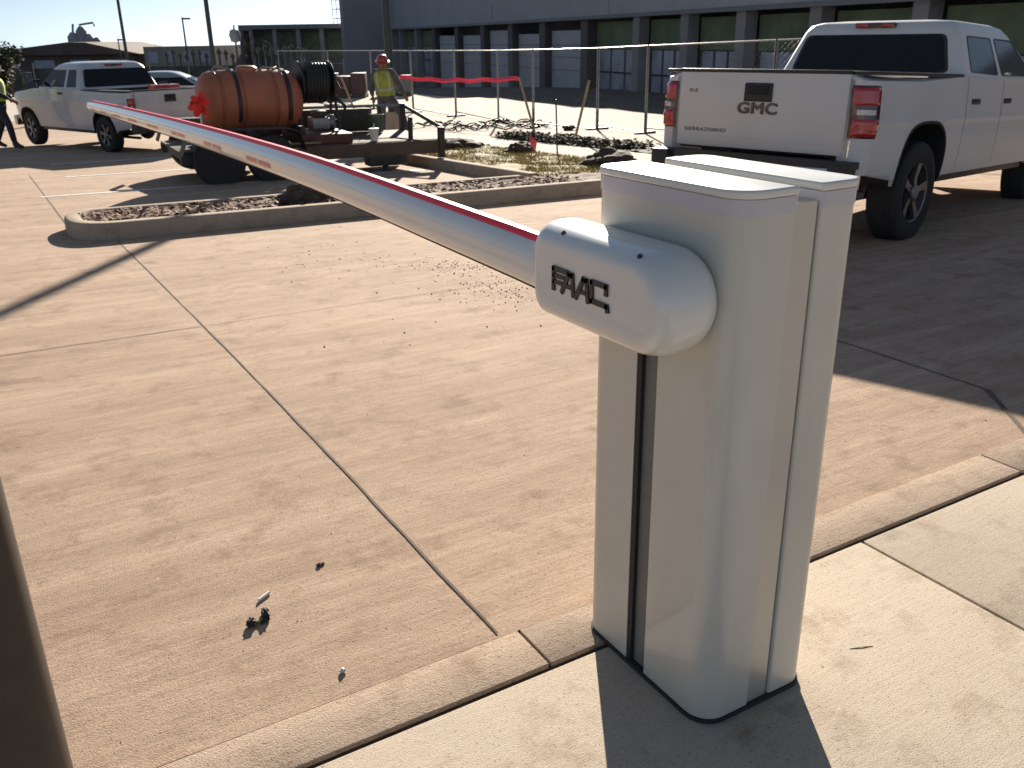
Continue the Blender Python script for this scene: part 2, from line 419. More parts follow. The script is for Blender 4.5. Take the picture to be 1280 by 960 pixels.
def soil_sheet(name, poly_fn, x0, x1, y0, y1, step, amp, base, m, fr=6, label=None):
    mb = MB(); nx = int((x1 - x0) / step); ny = int((y1 - y0) / step); V = {}
    for i in range(nx + 1):
        for j in range(ny + 1):
            x = x0 + i * step; y = y0 + j * step
            if poly_fn(x, y): V[i, j] = mb.bm.verts.new((x, y, gz(x, y) + base + amp * noise.fractal(Vector((x * fr, y * fr, 3)), 1, 2, 4)))
    for (i, j) in V:
        q = [V.get((i, j)), V.get((i + 1, j)), V.get((i + 1, j + 1)), V.get((i, j + 1))]
        if all(q): mb.face(q)
    return mb.build(name, m, smooth=80)
o = soil_sheet('mulch_bed', lambda x, y: x > KX0 + .10 + 2.2 * max(0, abs(y - cy) - .33) ** 1.5, .68, 13.4, KY0 + .13, KY1 - .13, .05, .02, .12, M_mulch, 5)
tag(o, kind='structure')
mb = MB()
for i in range(2600):
    x = .75 + 5.6 * random.random() ** 1.2; y = cy + random.uniform(-.45, .45)
    l = random.uniform(.015, .06); a = random.random() * PI; ph = random.uniform(-.5, .7); zz = gz(x, y) + .125 + random.random() * .03
    d = Vector((math.cos(a), math.sin(a), math.sin(ph) * .6)) * l; s_ = Vector((-math.sin(a), math.cos(a), .3)) * l * .35
    c = Vector((x, y, zz)); mb.face([mb.bm.verts.new(c + q) for q in (d, s_, -d, -s_)])
tag(mb.build('wood_chips', [M_chip], smooth=0), kind='stuff', label='brown wood chip mulch scattered over the kerbed island', cat='mulch')
def lump(name, x, y, rx, ry, h, m, label, cat, seed=0, clods=40, group=None, base=0.0):
    mb = MB(); b2 = bmesh.new(); bmesh.ops.create_icosphere(b2, subdivisions=4, radius=1)
    for v in b2.verts:
        n_ = v.co.copy(); k = 1 + .28 * noise.fractal(n_ * 2.3 + Vector((seed, 0, 0)), 1, 2, 5)
        v.co = Vector((n_.x * rx * k, n_.y * ry * k, max(-.02, n_.z * h * k)))
    mb.add(b2)
    for i in range(clods):
        a = random.random() * 2 * PI; q = random.uniform(.5, 1.25); s_ = random.uniform(.015, .05)
        mb.ball((math.cos(a) * rx * q, math.sin(a) * ry * q, max(0, h * (1 - q * q)) * .8 + s_ * .3), s_, 1, (1, .8, .7))
    o = mb.build(name, m, smooth=30, loc=(x, y, gz(x, y) + base)); tag(o, label, cat, group); return o
lump('dirt_mound', 2.93, 9.35, .27, .22, .2, M_soil, 'low dark mound of dirt on the mulch island below the barrier arm', 'dirt pile', 1, 30, base=.12)
lump('dirt_mound', 7.95, 10.7, .42, .36, .2, M_soil, 'heap of dark clods at the near end of the grass by the cabinet', 'dirt pile', 2, 90, base=.10)
lump('dirt_mound', 7.75, 15.3, .55, .42, .17, M_soil, 'wide low heap of dark dirt on the far edge of the grass', 'dirt pile', 3, 60, base=.08)
lump('dirt_mound', 8.15, 13.6, .26, .22, .17, M_soil, 'small dark heap of dirt on the grass nearer the pink flag', 'dirt pile', 4, 30, base=.08)
# grass
def in_grass(x, y): return 6.3 < x < 8.35 - .22 * max(0, 0) and 9.95 < y < 16.6 and x < 8.7 - .07 * (y - 10)
o = soil_sheet('grass_bed', in_grass, 6.28, 8.8, 9.9, 16.7, .1, .03, .10, M_gsoil, 2); tag(o, kind='structure')
mb = MB()
for i in range(16000):
    x = random.uniform(6.3, 8.65); y = random.uniform(9.95, 16.6)
    if not in_grass(x, y) or noise.noise(Vector((x * 1.6, y * 1.6, 9))) < -.28: continue
    a = random.random() * 2 * PI; hh = random.uniform(.02, .06); wv = .009; ln = random.uniform(.02, .08)
    z = gz(x, y) + .09
    mb.face([mb.bm.verts.new(q) for q in ((x - wv * math.cos(a), y - wv * math.sin(a), z), (x + wv * math.cos(a), y + wv * math.sin(a), z), (x + ln * math.sin(a), y + ln * math.cos(a), z + hh))])
tag(mb.build('grass', M_grass, smooth=0), 'yellow green winter grass in the kerbed bed beside the trailer', 'grass', kind='stuff')
# planted strip beyond the path
def bed(x0, x1, y0, y1, name, label, n, hgt, seed):
    mb = MB()
    for i in range(n):
        t = random.random(); x = x0 + (x1 - x0) * t + random.gauss(0, .16); y = y0 + (y1 - y0) * t + random.gauss(0, .16)
        z = gz(x, y); s_ = random.uniform(.02, .06); h_ = random.random() ** 2 * hgt * (1 + .8 * noise.noise(Vector((t * 12, seed, 0))))
        a = random.random() * PI * 2
        d = Vector((math.cos(a), math.sin(a), random.uniform(-.3, .8))) * s_; e = Vector((-math.sin(a), math.cos(a), random.uniform(-.3, .8))) * s_ * .6
        c = Vector((x, y, z + .03 + h_)); mb.face([mb.bm.verts.new(c + q) for q in (d, e, -d, -e)])
    o = mb.build(name, M_leafb, smooth=0); tag(o, label, 'ground cover', kind='stuff')
bed(10.55, 10.75, 18.2, 13.6, 'ground_cover', 'dark low ground cover plants in a strip across the pale paving', 5200, .11, 4)
soil_sheet('planting_soil', lambda x, y: True, 10.3, 11.0, 12.3, 18.7, .1, .03, .02, M_soil, 4)['kind'] = 'structure'
# soil crumbs on the driveway
mb = MB()
def crumb(x, y, s_):
    z = gz(x, y); mb.ball((x, y, z + s_ * .4), s_, 1, (random.uniform(.7, 1.3), random.uniform(.7, 1.3), .7))
for cx, cyy, sx, sy, n in ((2.95, 5.95, .12, .18, 600), (2.85, 5.05, .16, .3, 900), (2.35, 6.7, .25, .35, 350), (2.6, 5.8, .5, .5, 90), (2.2, 6.8, .5, .4, 50), (2.4, 4.4, .5, .4, 60), (3, 8.45, 1.6, .2, 60), (5.6, 8.4, .5, .15, 25)):
    for i in range(n): crumb(random.gauss(cx, sx), min(8.7, random.gauss(cyy, sy)), random.uniform(.001, .0017) if random.random() < .85 else random.uniform(.002, .006))
for i in range(140):
    x = random.uniform(-.2, 3.4); y = random.uniform(1.8, 8.6)
    crumb(x, y, random.uniform(.0008, .0028))
tag(mb.build('soil_crumbs', M_soil, smooth=60), 'small brown soil crumbs scattered over the concrete driveway', 'soil crumbs', kind='stuff')

# ------------------------------------------------------------------ barrier cabinet
CX0, CX1, CY0, CY1 = 1.185, 1.512, 1.19, 1.66
def rrect(x0, x1, y0, y1, r, seg=8):
    """r = radii for corners (x0y0, x1y0, x1y1, x0y1)"""
    out = []
    for (cx, cy_, sx, sy, rad, a0) in ((x0, y0, 1, 1, r[0], PI), (x1, y0, -1, 1, r[1], 1.5 * PI), (x1, y1, -1, -1, r[2], 0), (x0, y1, 1, -1, r[3], .5 * PI)):
        if rad <= 0: out.append((cx, cy_)); continue
        for k in range(seg + 1):
            a = a0 + .5 * PI * k / seg; out.append((cx + sx * rad + rad * math.cos(a), cy_ + sy * rad + rad * math.sin(a)))
    return out
cab = empty('barrier_gate', (1.33, 1.42, 0)); tag(cab, 'off-white barrier cabinet on the sidewalk edge with a long lowered white arm', 'barrier gate')
def C(mbx, name, m, **k):
    o = mbx.build(name, m, cab, **k); o.matrix_parent_inverse = Matrix.Translation(-cab.location); return o
FX1 = 1.322
fr = rrect(CX0, FX1, CY0, CY1, (.062, 0, 0, .05))
# lower shell has the arm slot cut into the broad face
notch = [(CX0, 1.480), (CX0 + .016, 1.480), (CX0 + .016, 1.408), (CX0, 1.408)]
k = max(range(len(fr)), key=lambda i: (fr[i][1] if abs(fr[i][0] - CX0) < 1e-6 else -9))
frn = fr[:k + 1] + notch if False else None
i_top = k
pts_low = fr[:i_top + 1] + notch + fr[i_top + 1:]
mb = MB(); mb.prism(pts_low, .012, .97)
C(mb, 'front_shell', M_white)
mb = MB(); mb.prism(fr, .97, 1.188); C(mb, 'upper_shell', M_white)
mb = MB(); mb.box(CX0 + .013, CX0 + .0155, 1.4085, 1.4795, .012, .968); C(mb, 'arm_slot', M_slot)
mb = MB(); mb.box(CX0 + .002, CX0 + .0125, 1.4640, 1.4795, .013, .967); C(mb, 'slot_shade_strip', M_blackr)  # black strip in place of the shadow line along the slot's left edge
mb = MB(); mb.prism(rrect(FX1 + .0005, 1.387, CY0 + .006, CY1 - .006, (0, 0, 0, 0)), .010, 1.196); C(mb, 'side_panel', M_alu)
mb = MB(); mb.prism(rrect(1.388, 1.392, CY0 + .012, CY1 - .012, (0, 0, 0, 0)), .012, 1.19); C(mb, 'groove', M_blackr)
mb = MB(); mb.prism(rrect(1.393, CX1, CY0 + .001, CY1, (.008, .04, .04, .008)), .012, 1.19); C(mb, 'rear_shell', M_white)
def cap(x0, x1, r, name):
    mb = MB(); mb.prism(rrect(x0 - .0025, x1 + .001, CY0 - .0025, CY1 + .0025, r), 1.182, 1.2135); s_ = C(mb, 'cap_skirt', M_capskirt)
    mb = MB(); mb.prism(rrect(x0 - .0045, x1 + .002, CY0 - .0045, CY1 + .0045, r), 1.2140, 1.231, .006, 3); C(mb, name, M_cap)
cap(CX0, FX1, (.064, .002, .002, .052), 'front_cap')
cap(1.393, CX1, (.010, .042, .042, .010), 'rear_cap')
mb = MB(); mb.prism(rrect(CX0 - .004, CX1 + .004, CY0 - .004, CY1 + .004, (.066, .044, .044, .054)), .0005, .011); C(mb, 'base_gasket', M_gasket)
# arm, its housing and the rubber edge
arm = empty('arm', (1.09, 1.75, 1.01)); arm.parent = cab; arm.matrix_parent_inverse = Matrix.Translation(-cab.location)
def A(mbx, name, m, **k):
    o = mbx.build(name, m, arm, **k); o.matrix_parent_inverse = Matrix.Translation(-arm.location); return o
zpts = [(1.60, 1.002), (1.7, 1.006), (3.2, 1.032), (4.4, 1.027), (5.6, 1.012), (7.0, .989), (8.6, .957), (10.12, .922)]
def zc(y):
    for (a, za), (b, zb) in zip(zpts, zpts[1:]):
        if y <= b:
            t = (y - a) / (b - a); return za + (zb - za) * t
    return zpts[-1][1]
def zs(y): return (zc(y - .5) + zc(y) * 2 + zc(y + .5)) / 4 if 2.2 < y < 9.6 else zc(y)
def rv(y): return .0575 - .0012 * (y - 1.7) if y < 10.0 else .040
AX = 1.09; YS = [1.60 + .213 * i for i in range(41)]
def asec(y, t=0):
    out = []
    for k in range(28):
        a = 2 * PI * k / 28; ex = 2.25
        out.append((AX + .043 * math.copysign(abs(math.cos(a)) ** (2 / ex), math.cos(a)) * (1 - t), y, zs(y) + rv(y) * math.copysign(abs(math.sin(a)) ** (2 / ex), math.sin(a)) * (1 - t)))
    return out
mb = MB(); mb.loft([asec(y) for y in YS]); A(mb, 'tube', M_arm, smooth=50)
mb = MB(); yl = YS[-1]; mb.loft([asec(yl - .004, -.05), asec(yl + .03, -.04), asec(yl + .055, .15), asec(yl + .062, .4)]); A(mb, 'end_cap', M_arm)
mb = MB()
mb.loft([[(AX - .016, y, zs(y) + rv(y) - .006), (AX - .016, y, zs(y) + rv(y) + .003), (AX - .009, y, zs(y) + rv(y) + .011), (AX + .009, y, zs(y) + rv(y) + .011), (AX + .016, y, zs(y) + rv(y) + .003), (AX + .016, y, zs(y) + rv(y) - .006)] for y in YS]); A(mb, 'rubber_edge', M_red)
mb = MB()
mb.loft([[(AX - .014, y, zs(y) - rv(y) + .006), (AX - .014, y, zs(y) - rv(y) - .003), (AX + .014, y, zs(y) - rv(y) - .003), (AX + .014, y, zs(y) - rv(y) + .006)] for y in YS]); A(mb, 'lower_seal', M_blackr)
def sticker(y0, y1, m, name, lo=-.48, hi=-.10):
    mb = MB(); rows = []
    for i in range(7):
        y = y0 + (y1 - y0) * i / 6; row = []
        for j in range(4):
            v = lo + (hi - lo) * j / 3; ex = 2.25
            cx_ = (1 - abs(v) ** ex) ** (1 / ex)
            row.append(mb.bm.verts.new((AX - .043 * cx_ - .0015, y, zs(y) + rv(y) * v)))
        rows.append(row)
    for a, b in zip(rows, rows[1:]):
        for j in range(3): mb.face((a[j], a[j + 1], b[j + 1], b[j]))
    return A(mb, name, m)
for y in (3.78, 4.62, 5.48, 6.32, 7.15, 7.95, 8.75, 9.5):
    sticker(y, y + .17, M_refl, 'reflector'); sticker(y + .17, y + .20, M_refw, 'reflector_gap'); sticker(y + .20, y + .37, M_refl, 'reflector')
# housing: stadium rings stepping outwards from the cabinet face
def stad(x, r, yl, zc_=1.008, yc=1.326, cr=.03):
    out = []
    for k in range(25):
        a = PI / 2 - PI - PI * 0 + 0
    for k in range(25):                       # round end towards -Y
        a = PI * .5 + PI * k / 24; out.append((x, yc + r * math.cos(a), zc_ + r * math.sin(a)))
    for k in range(7):
        a = -PI / 2 + PI / 2 * k / 6; out.append((x, yl - cr + cr * math.cos(a), zc_ - r + cr + cr * math.sin(a)))
    for k in range(7):
        a = PI / 2 * k / 6; out.append((x, yl - cr + cr * math.cos(a), zc_ + r - cr + cr * math.sin(a)))
    return out
mb = MB()
rg = [(1.1848, .088, 1.69, .03), (1.172, .098, 1.695, .03), (1.155, .106, 1.70, .032), (1.135, .109, 1.70, .034)]
for k in range(11):
    t = PI / 2 * k / 10; rg.append((1.11 - .074 * math.sin(t) ** .95, .109 - .042 * (1 - math.cos(t)), 1.70 - .035 * (1 - math.cos(t)), .034))
rg += [(1.0352, .055, 1.655, .03), (1.0345, .035, 1.63, .02), (1.034, .015, 1.60, .01)]
mb.loft([stad(x, r, yl, cr=c_) for x, r, yl, c_ in rg])
hs = C(mb, 'hub_housing', M_house, smooth=60)
def Hc(mbx, name, m):
    return mbx.build(name, m, hs)
for (y, z, x) in ((1.585, 1.1045, 1.057), (1.322, 1.1045, 1.057)):
    mb = MB(); d = Vector((-.62, 0, .78)).normalized()
    c = Vector((x, y, z)); mb.tube([c - d * .006, c + d * .0035], .0055, 12); Hc(mb, 'screw', M_logo)
mb = MB()
# emblem strokes: angular italic letters built from slanted bars, on the outer face
def stroke(pts, w, x=1.0318):
    P2 = [Vector(p) for p in pts]
    for a, b in zip(P2, P2[1:]):
        d = (b - a).normalized(); n_ = Vector((-d.y, d.x)) * w / 2; a2 = a - d * w * .42; b2_ = b + d * w * .42
        q = [a2 + n_, b2_ + n_, b2_ - n_, a2 - n_]
        f = [mb.bm.verts.new((xx, LY - p.x * LS, LZ + p.y * LS + (LY - p.x * LS - 1.42) * 0)) for xx in (x + .006, x - .002) for p in q]
        mb.face(f[:4]); mb.face(f[4:])
        for i in range(4): mb.face((f[i], f[(i + 1) % 4], f[4 + (i + 1) % 4], f[4 + i]))
LY, LZ, LS = 1.592, .986, .0475
stroke([(1.15, .97), (.12, .97), (.10, .02)], .225); stroke([(.15, .66), (1.0, .66)], .18); stroke([(.15, .36), (.80, .36)], .18)
stroke([(.80, .02), (1.38, .93), (1.62, .93), (1.72, .02)], .225); stroke([(1.25, .34), (1.55, .34)], .18)
stroke([(1.92, .02), (2.48, .93), (2.72, .93), (2.84, .02)], .225); stroke([(2.35, .34), (2.66, .34)], .18)
stroke([(4.15, .66), (4.15, .97), (3.12, .97), (3.12, .12), (4.22, .12), (4.26, -.06)], .225)
Hc(mb, 'emblem', M_logo)

# ------------------------------------------------------------------ bronze bollard close by on the left
bo = empty('bollard', (-.124, 1.320, 0)); tag(bo, 'dark bronze round bollard close to the camera at the left edge', 'bollard')
mb = MB(); prof = [(.066, .0), (.066, .94)] + [(.066 * math.cos(a), .94 + .034 * math.sin(a)) for a in [PI / 2 * k / 8 for k in range(1, 9)]]
mb.lathe(prof, n=40); mb.build('post', M_bronze, bo)
mb = MB(); mb.lathe([(.10, .0), (.10, .012), (.094, .016), (.067, .017)], n=40); mb.build('base_flange', M_bronze, bo)

# ------------------------------------------------------------------ litter in the foreground
def litter(name, x, y, z=0): return (x, y, gz(x, y) + z)
mb = MB(); mb.tube([(-.022, 0, .005), (.022, 0, .005)], .0048, 12)
o = mb.build('paper_tube', M_cup, loc=litter('a', .468, 2.253)); o.rotation_euler.z = .55; tag(o, 'small white paper tube lying above the dark crumpled wrapper', 'litter')
wr = empty('wrapper', litter('b', .425, 2.145)); tag(wr, 'crumpled black and green wrapper lying on the driveway', 'litter')
mb = MB()
def crumple(cx, cy_, sx, sy, h_, seed):
    b2 = bmesh.new(); bmesh.ops.create_icosphere(b2, subdivisions=3, radius=1)
    for v in b2.verts:
        q = v.co.copy(); k_ = 1 + .6 * noise.noise(q * 2.6 + Vector((seed, 0, 0))); v.co = Vector((cx + q.x * sx * k_, cy_ + q.y * sy * k_, max(0.001, h_ * .5 + q.z * h_ * k_ * .6)))
    mb.add(b2)
crumple(-.024, -.006, .013, .012, .018, 1); crumple(-.02, .016, .004, .014, .008, 2); crumple(.022, .016, .010, .026, .02, 5); crumple(.012, -.008, .014, .008, .01, 7)
mb.build('black_film', M_gasket, wr, smooth=25)
mb = MB(); crumple(-.002, -.004, .012, .007, .009, 4); mb.build('green_film', M_foil, wr, smooth=25)
mb = MB(); crumple(0, 0, .008, .006, .010, 9); tag(mb.build('paper_scrap', M_cup, loc=litter('c', .547, 1.822)), 'tiny white paper scrap near the kerb strip', 'litter')
mb = MB(); crumple(0, 0, .008, .007, .008, 11); crumple(.012, .002, .006, .004, .006, 12); tag(mb.build('dirt_clod', M_soil, loc=litter('d', .66, 2.33)), 'small dark dirt clod alone on the driveway right of the wrapper', 'dirt clod')
mb = MB(); crumple(0, 0, .017, .011, .0012, 21); tag(mb.build('gum_spot', mat('old_gum', (.13, .11, .09), .8), loc=litter('e', 1.598, 1.198, .0)), 'flat grey gum spot on the sidewalk right of the cabinet', 'gum')
mb = MB(); mb.tube([(-.03, .012, .0015), (0, 0, .003), (.03, -.012, .0015)], .0009, 6); tag(mb.build('twig', M_bark, loc=litter('f', 1.74, 1.20)), 'thin straw twig on the sidewalk right of the cabinet', 'twig')

# ------------------------------------------------------------------ pickup trucks
def pickup(root, P):
    """x forward, y left, z up, origin under the rear axle"""
    paint = P['paint']; W = P['w']; zr = P['rail']; wb = P['wb']; xr = P['xr']; ra = P['arch']; tr = P['tr']; zs_ = P['sill']
    cx0, cx1 = P['cab']                                # cab rear and windscreen foot
    rc = .12
    def path(s_, W_):
        s0 = xr + rc
        if s_ >= s0: return s_, 0.
        d = s0 - s_
        if d < rc * PI / 2:
            a = d / rc; return s0 - rc * math.sin(a), -rc * (1 - math.cos(a))
        return xr, -rc - (d - rc * PI / 2)
    def yprof(z):
        t = (z - .95) / .5
        return -.028 * max(0, t) ** 2 - .045 * max(0, -t) ** 2 + (.006 if abs(z - 1.06) < .02 else 0)
    def side_y(s_, z): x, dy = path(s_, W); return x, W + dy + yprof(z)
    smin = xr + rc - rc * PI / 2 - (W - rc - P['tgw'])
    def arch(xc, z0, rad, sq):
        return [(xc + rad * math.copysign(abs(math.cos(a)) ** (2 / sq), math.cos(a)), z0 + rad * P['archh'] * abs(math.sin(a)) ** (2 / sq)) for a in [PI * k / 20 for k in range(21)]]
    zb = P['zb']
    outline = [(smin, zr), (smin, zb)]
    outline += [(xr + .05, zb), (-ra - .02, zb - .08)]
    outline += arch(0, P['az'], ra, P['sq'])[::-1]
    outline += [(ra + .03, zs_), (wb - ra - .03, zs_)]
    outline += arch(wb, P['az'], ra, P['sq'])[::-1]
    outline += [(wb + ra + .02, zs_ + .06), (wb + .88, .62), (wb + .92, .95), (wb + .88, P['hood'] - .10), (wb + .5, P['hood'] - .02), (cx1 + .08, P['belt'] + .0), (cx0, P['belt']), (cx0 - .02, zr)]
    for sgn in (1, -1):
        from mathutils.geometry import delaunay_2d_cdt
        zl = [.46, .53, .6, .66, .72, .78, .84, .9, .95, 1.0, 1.04, 1.055, 1.065, 1.08, 1.14, 1.2, 1.26, 1.32, 1.38]
        xl = [xr + rc - k_ * rc * PI / 22 for k_ in range(12)] + [smin + .05] + [xr + rc + .1 + k_ * .14 for k_ in range(int((wb + .9 - xr - rc - .1) / .14) + 1)]
        gp = [Vector((a, b)) for a in xl for b in zl]
        op = [Vector(p) for p in outline]
        res_ = delaunay_2d_cdt(op + gp, [], [list(range(len(op)))], 1, 1e-5)
        b2 = bmesh.new(); vs = [b2.verts.new((v.x, 0, v.y)) for v in res_[0]]
        for f in res_[2]:
            try: b2.faces.new([vs[i] for i in f])
            except ValueError: pass
        for v in [v for v in b2.verts if not v.link_faces]: b2.verts.remove(v)
        for v in b2.verts:
            x, y = side_y(v.co.x, v.co.z)
            if v.co.x > wb + .2: y -= .16 * ((v.co.x - wb - .2) / .72) ** 2
            v.co = Vector((x, sgn * y, v.co.z))
        bmesh.ops.remove_doubles(b2, verts=b2.verts[:], dist=.0005)
        mb = MB(); mb.add(b2); bmesh.ops.recalc_face_normals(mb.bm, faces=mb.bm.faces[:])
        ex = bmesh.ops.extrude_face_region(mb.bm, geom=mb.bm.faces[:])
        for v in ex['geom']:
            if isinstance(v, bmesh.types.BMVert): v.co.y -= sgn * .03 if abs(v.co.x - xr) > .03 or True else 0
        mb.build('body_side', paint, root, smooth=32)
        # rubber arch lip and liner
        for xc in (0, wb):
            mb = MB(); ar = arch(xc, P['az'], ra, P['sq'])
            lo = [(xc + ra, .52)] ; ar2 = ar
            ringo = []
            for (a, b) in ar2:
                x, y = side_y(a, b)
                if a > wb + .2: y -= .16 * ((a - wb - .2) / .72) ** 2
                cxx = xc + (a - xc) * .955; czz = P['az'] + (b - P['az']) * .955
                ringo.append(((a, y + .004, b), (cxx, y + .002, czz), (cxx, W - .36, czz)))
            for (p0, p1, p2), (q0, q1, q2) in zip(ringo, ringo[1:]):
                f = lambda p: mb.bm.verts.new((p[0], sgn * p[1], p[2]))
                mb.face([f(p0), f(q0), f(q1), f(p1)]); mb.face([f(p1), f(q1), f(q2), f(p2)])
            back = [mb.bm.verts.new((q[2][0], sgn * q[2][1], q[2][2])) for q in ringo]; mb.face(back)
            mb.build('wheel_arch', M_liner, root, smooth=50)
        # lamps wrap the rear corner
        mb = MB(); la, lb, lz0, lz1 = P['lamp']
        def patch(mb, s0, s1, z0, z1, off, rd=.03, ns=14, nz_=8):
            V = {}
            for i in range(ns + 1):
                for j in range(nz_ + 1):
                    s_ = s0 + (s1 - s0) * i / ns; z = z0 + (z1 - z0) * j / nz_
                    x, y = side_y(s_, z); x2, y2 = side_y(s_ + .01, z); t = Vector((x2 - x, y2 - y)).normalized(); n_ = Vector((-t.y, t.x))
                    e_ = off if 0 < i < ns and 0 < j < nz_ else -.004
                    V[i, j] = mb.bm.verts.new((x + n_.x * e_, sgn * (y + n_.y * e_), z))
            for i in range(ns):
                for j in range(nz_): mb.face((V[i, j], V[i + 1, j], V[i + 1, j + 1], V[i, j + 1]))
        patch(mb, la, lb, lz0, lz1, .012); tl = mb.build('tail_light', M_lampd, root, smooth=60)
        h3 = (lz1 - lz0); pad = .02
        for (u0, u1, mm, nm) in ((.05, .41, M_lamp, 'lower_lens'), (.44, .56, M_lampw, 'clear_lens'), (.59, .95, M_lamp, 'upper_lens')):
            mb = MB()
            sa, sb = (la + pad, lb - pad) if nm != 'clear_lens' else (la + .06, lb - .06)
            patch(mb, sa, sb, lz0 + h3 * u0, lz0 + h3 * u1, .017); mb.build(nm, mm, tl, smooth=60)
        # doors: shut lines, handles
        for xx in P['seams']:
            mb = MB(); zz = [zs_ + .06, .8, .95, 1.04, 1.06, 1.2, 1.34, P['belt'] - .01]
            pr = None
            for z in zz:
                x, y = side_y(xx + P.get('slant', 0) * (z - 1), z); v = (mb.bm.verts.new((x - .004, sgn * (y + .0015), z)), mb.bm.verts.new((x + .004, sgn * (y + .0015), z)))
                if pr: mb.face((pr[0], pr[1], v[1], v[0]))
                pr = v
            mb.build('door_seam', M_trim, root)
        for xx in P['handles']:
            y = side_y(xx, 1.2)[1]
            mb = MB(); mb.box(xx - .11, xx + .11, sgn * y - .012, sgn * y + .012, 1.185, 1.235, .01); dh = mb.build('door_handle', P['handlem'], root)
        # sill / rocker
        mb = MB(); mb.box(ra + .06, wb - ra - .06, sgn * (W - .09) - .03, sgn * (W - .09) + .03, zs_ - .07, zs_ + .03, .015); mb.build('rocker', M_trim, root)
        # inner bed wall and rail cap
        mb = MB(); mb.box(xr + .03, cx0 - .03, sgn * (W - .2) - .02, sgn * (W - .2) + .02, 1.06, zr - .003); mb.build('bed_wall', paint, root)
        mb = MB(); y0, y1 = sorted((sgn * (W - .225), sgn * (W - .035))); mb.box(xr + .02, cx0 - .03, y0, y1, zr - .005, zr + .022, .008); mb.build('bed_rail', M_trim, root)
    # tailgate
    tg = P['tgw']; mb = MB(); mb.box(xr - .008, xr + .05, -tg + .006, tg - .006, P['tg0'], zr - .002, .012)
    tail = mb.build('tailgate', paint, root)
    mb = MB(); mb.box(xr - .012, xr + .055, -tg + .006, tg - .006, zr - .004, zr + .026, .01); mb.build('top_cap', M_trim, tail)
    mb = MB(); mb.box(xr - .014, xr - .006, -tg + .05, tg - .05, P['tg0'] + .085, P['tg0'] + .10, .003); mb.build('crease', paint, tail)
    hz = P['hz']; mb = MB(); mb.box(xr - .016, xr - .007, -.13, .13, hz - .075, hz + .075, .012); bz = mb.build('handle_bezel', M_trim, tail)
    mb = MB(); mb.box(xr - .024, xr - .014, -.095, .095, hz - .02, hz + .05, .008); mb.build('handle', M_liner, tail)
    if P.get('text'):
        face = Matrix.Translation((xr - .012, P['ty'], P['tz'])) @ Matrix(((0, 0, -1, 0), (-1, 0, 0, 0), (0, 1, 0, 0), (0, 0, 0, 1)))
        text_mesh(P['text'], 'emblem', M_letter, tail, face, .125, .006, 1.35, 0, 1.05)
        face = Matrix.Translation((xr - .0105, tg - .30, P['tg0'] + .14)) @ Matrix(((0, 0, -1, 0), (-1, 0, 0, 0), (0, 1, 0, 0), (0, 0, 0, 1)))
        text_mesh('SIERRA2500HD', 'lettering', M_letter, tail, face, .045, .002, 1.3, 0, 1.15)
        face = Matrix.Translation((xr - .0105, tg - .15, zr - .16)) @ Matrix(((0, 0, -1, 0), (-1, 0, 0, 0), (0, 1, 0, 0), (0, 0, 0, 1)))
        text_mesh('SLE', 'lettering', M_letter, tail, face, .038, .002, 1.5, 0, 1.1)
    # bed floor, bulkhead, chassis
    mb = MB(); mb.box(xr + .05, cx0 - .02, -W + .2, W - .2, .78, .82); mb.box(cx0 - .05, cx0 - .02, -W + .2, W - .2, .78, zr - .01); mb.build('bed_floor', M_liner, root)
    mb = MB()
    for s_ in (-1, 1): mb.box(xr + .1, wb + .6, s_ * .42 - .04, s_ * .42 + .04, .50, .66, .01)
    mb.box(cx0, wb - .4, -W + .12, W - .12, zs_ + .0, .72); mb.tube([(0, -.8, tr), (0, .8, tr)], .055, 12); mb.ball((0, 0, tr), .17, 2, (1, 1, 1)); mb.tube([(wb, -.8, tr), (wb, .8, tr)], .05, 12)
    for s_ in (-1, 1): mb.box(-.62, .62, s_ * .52 - .035, s_ * .52 + .035, tr - .10, tr - .05, .01); mb.tube([(-.25, s_ * .6, tr), (-.45, s_ * .55, .8)], .03, 8)
    mb.box(xr + .25, -.42, -.32, .32, .50, .72, .03)
    mb.build('chassis', M_liner, root)
    mb = MB(); mb.tube([(cx0 + .6, -.45, .47), (.5, -.5, .50), (.1, -.62, .62), (-.4, -.68, .55), (-.75, -.80, .45)], .035, 10); mb.build('exhaust', M_bolt, root)
    # bumper
    bx = xr - .17
    mb = MB(); y = W - .06
    mb.loft([[(bx + .10 * (abs(t)) ** 4 + dx, t * y, z) for dx, z in ((0.02, P['b0']), (0, P['b0'] + .05), (0, P['b1'] - .03), (.02, P['b1']), (.15, P['b1']), (.15, P['b0']))] for t in [-1 + i / 8 for i in range(17)]])
    bp_ = mb.build('rear_bumper', P['bumperm'], root, smooth=35)
    mb = MB(); mb.loft([[(bx + .10 * (abs(t)) ** 4 + dx, t * (y + .003), z) for dx, z in ((-.006, P['b1'] - .035), (-.004, P['b1'] + .018), (.16, P['b1'] + .022), (.16, P['b1'] - .035))] for t in [-1 + i / 8 for i in range(17)]])
    mb.build('step_pad', M_trim, bp_, smooth=35)
    for s_ in (-1, 1):
        mb = MB(); a_ = s_ * (y - .17); mb.box(bx - .012, bx + .16, min(a_, a_ + s_ * .172), max(a_, a_ + s_ * .172), P['b0'] - .01, P['b1'] + .016, .012); mb.build('corner_step', M_trim, bp_)
    mb = MB(); mb.box(bx - .006, bx + .02, -.24, .24, P['b0'] + .01, P['b1'] - .03, .006); mb.build('plate_recess', M_trim, bp_)
    mb = MB(); mb.box(bx - .012, bx - .005, -.155, .155, P['b0'] + .015, P['b1'] - .045, .003); mb.build('licence_plate', M_plate, bp_)
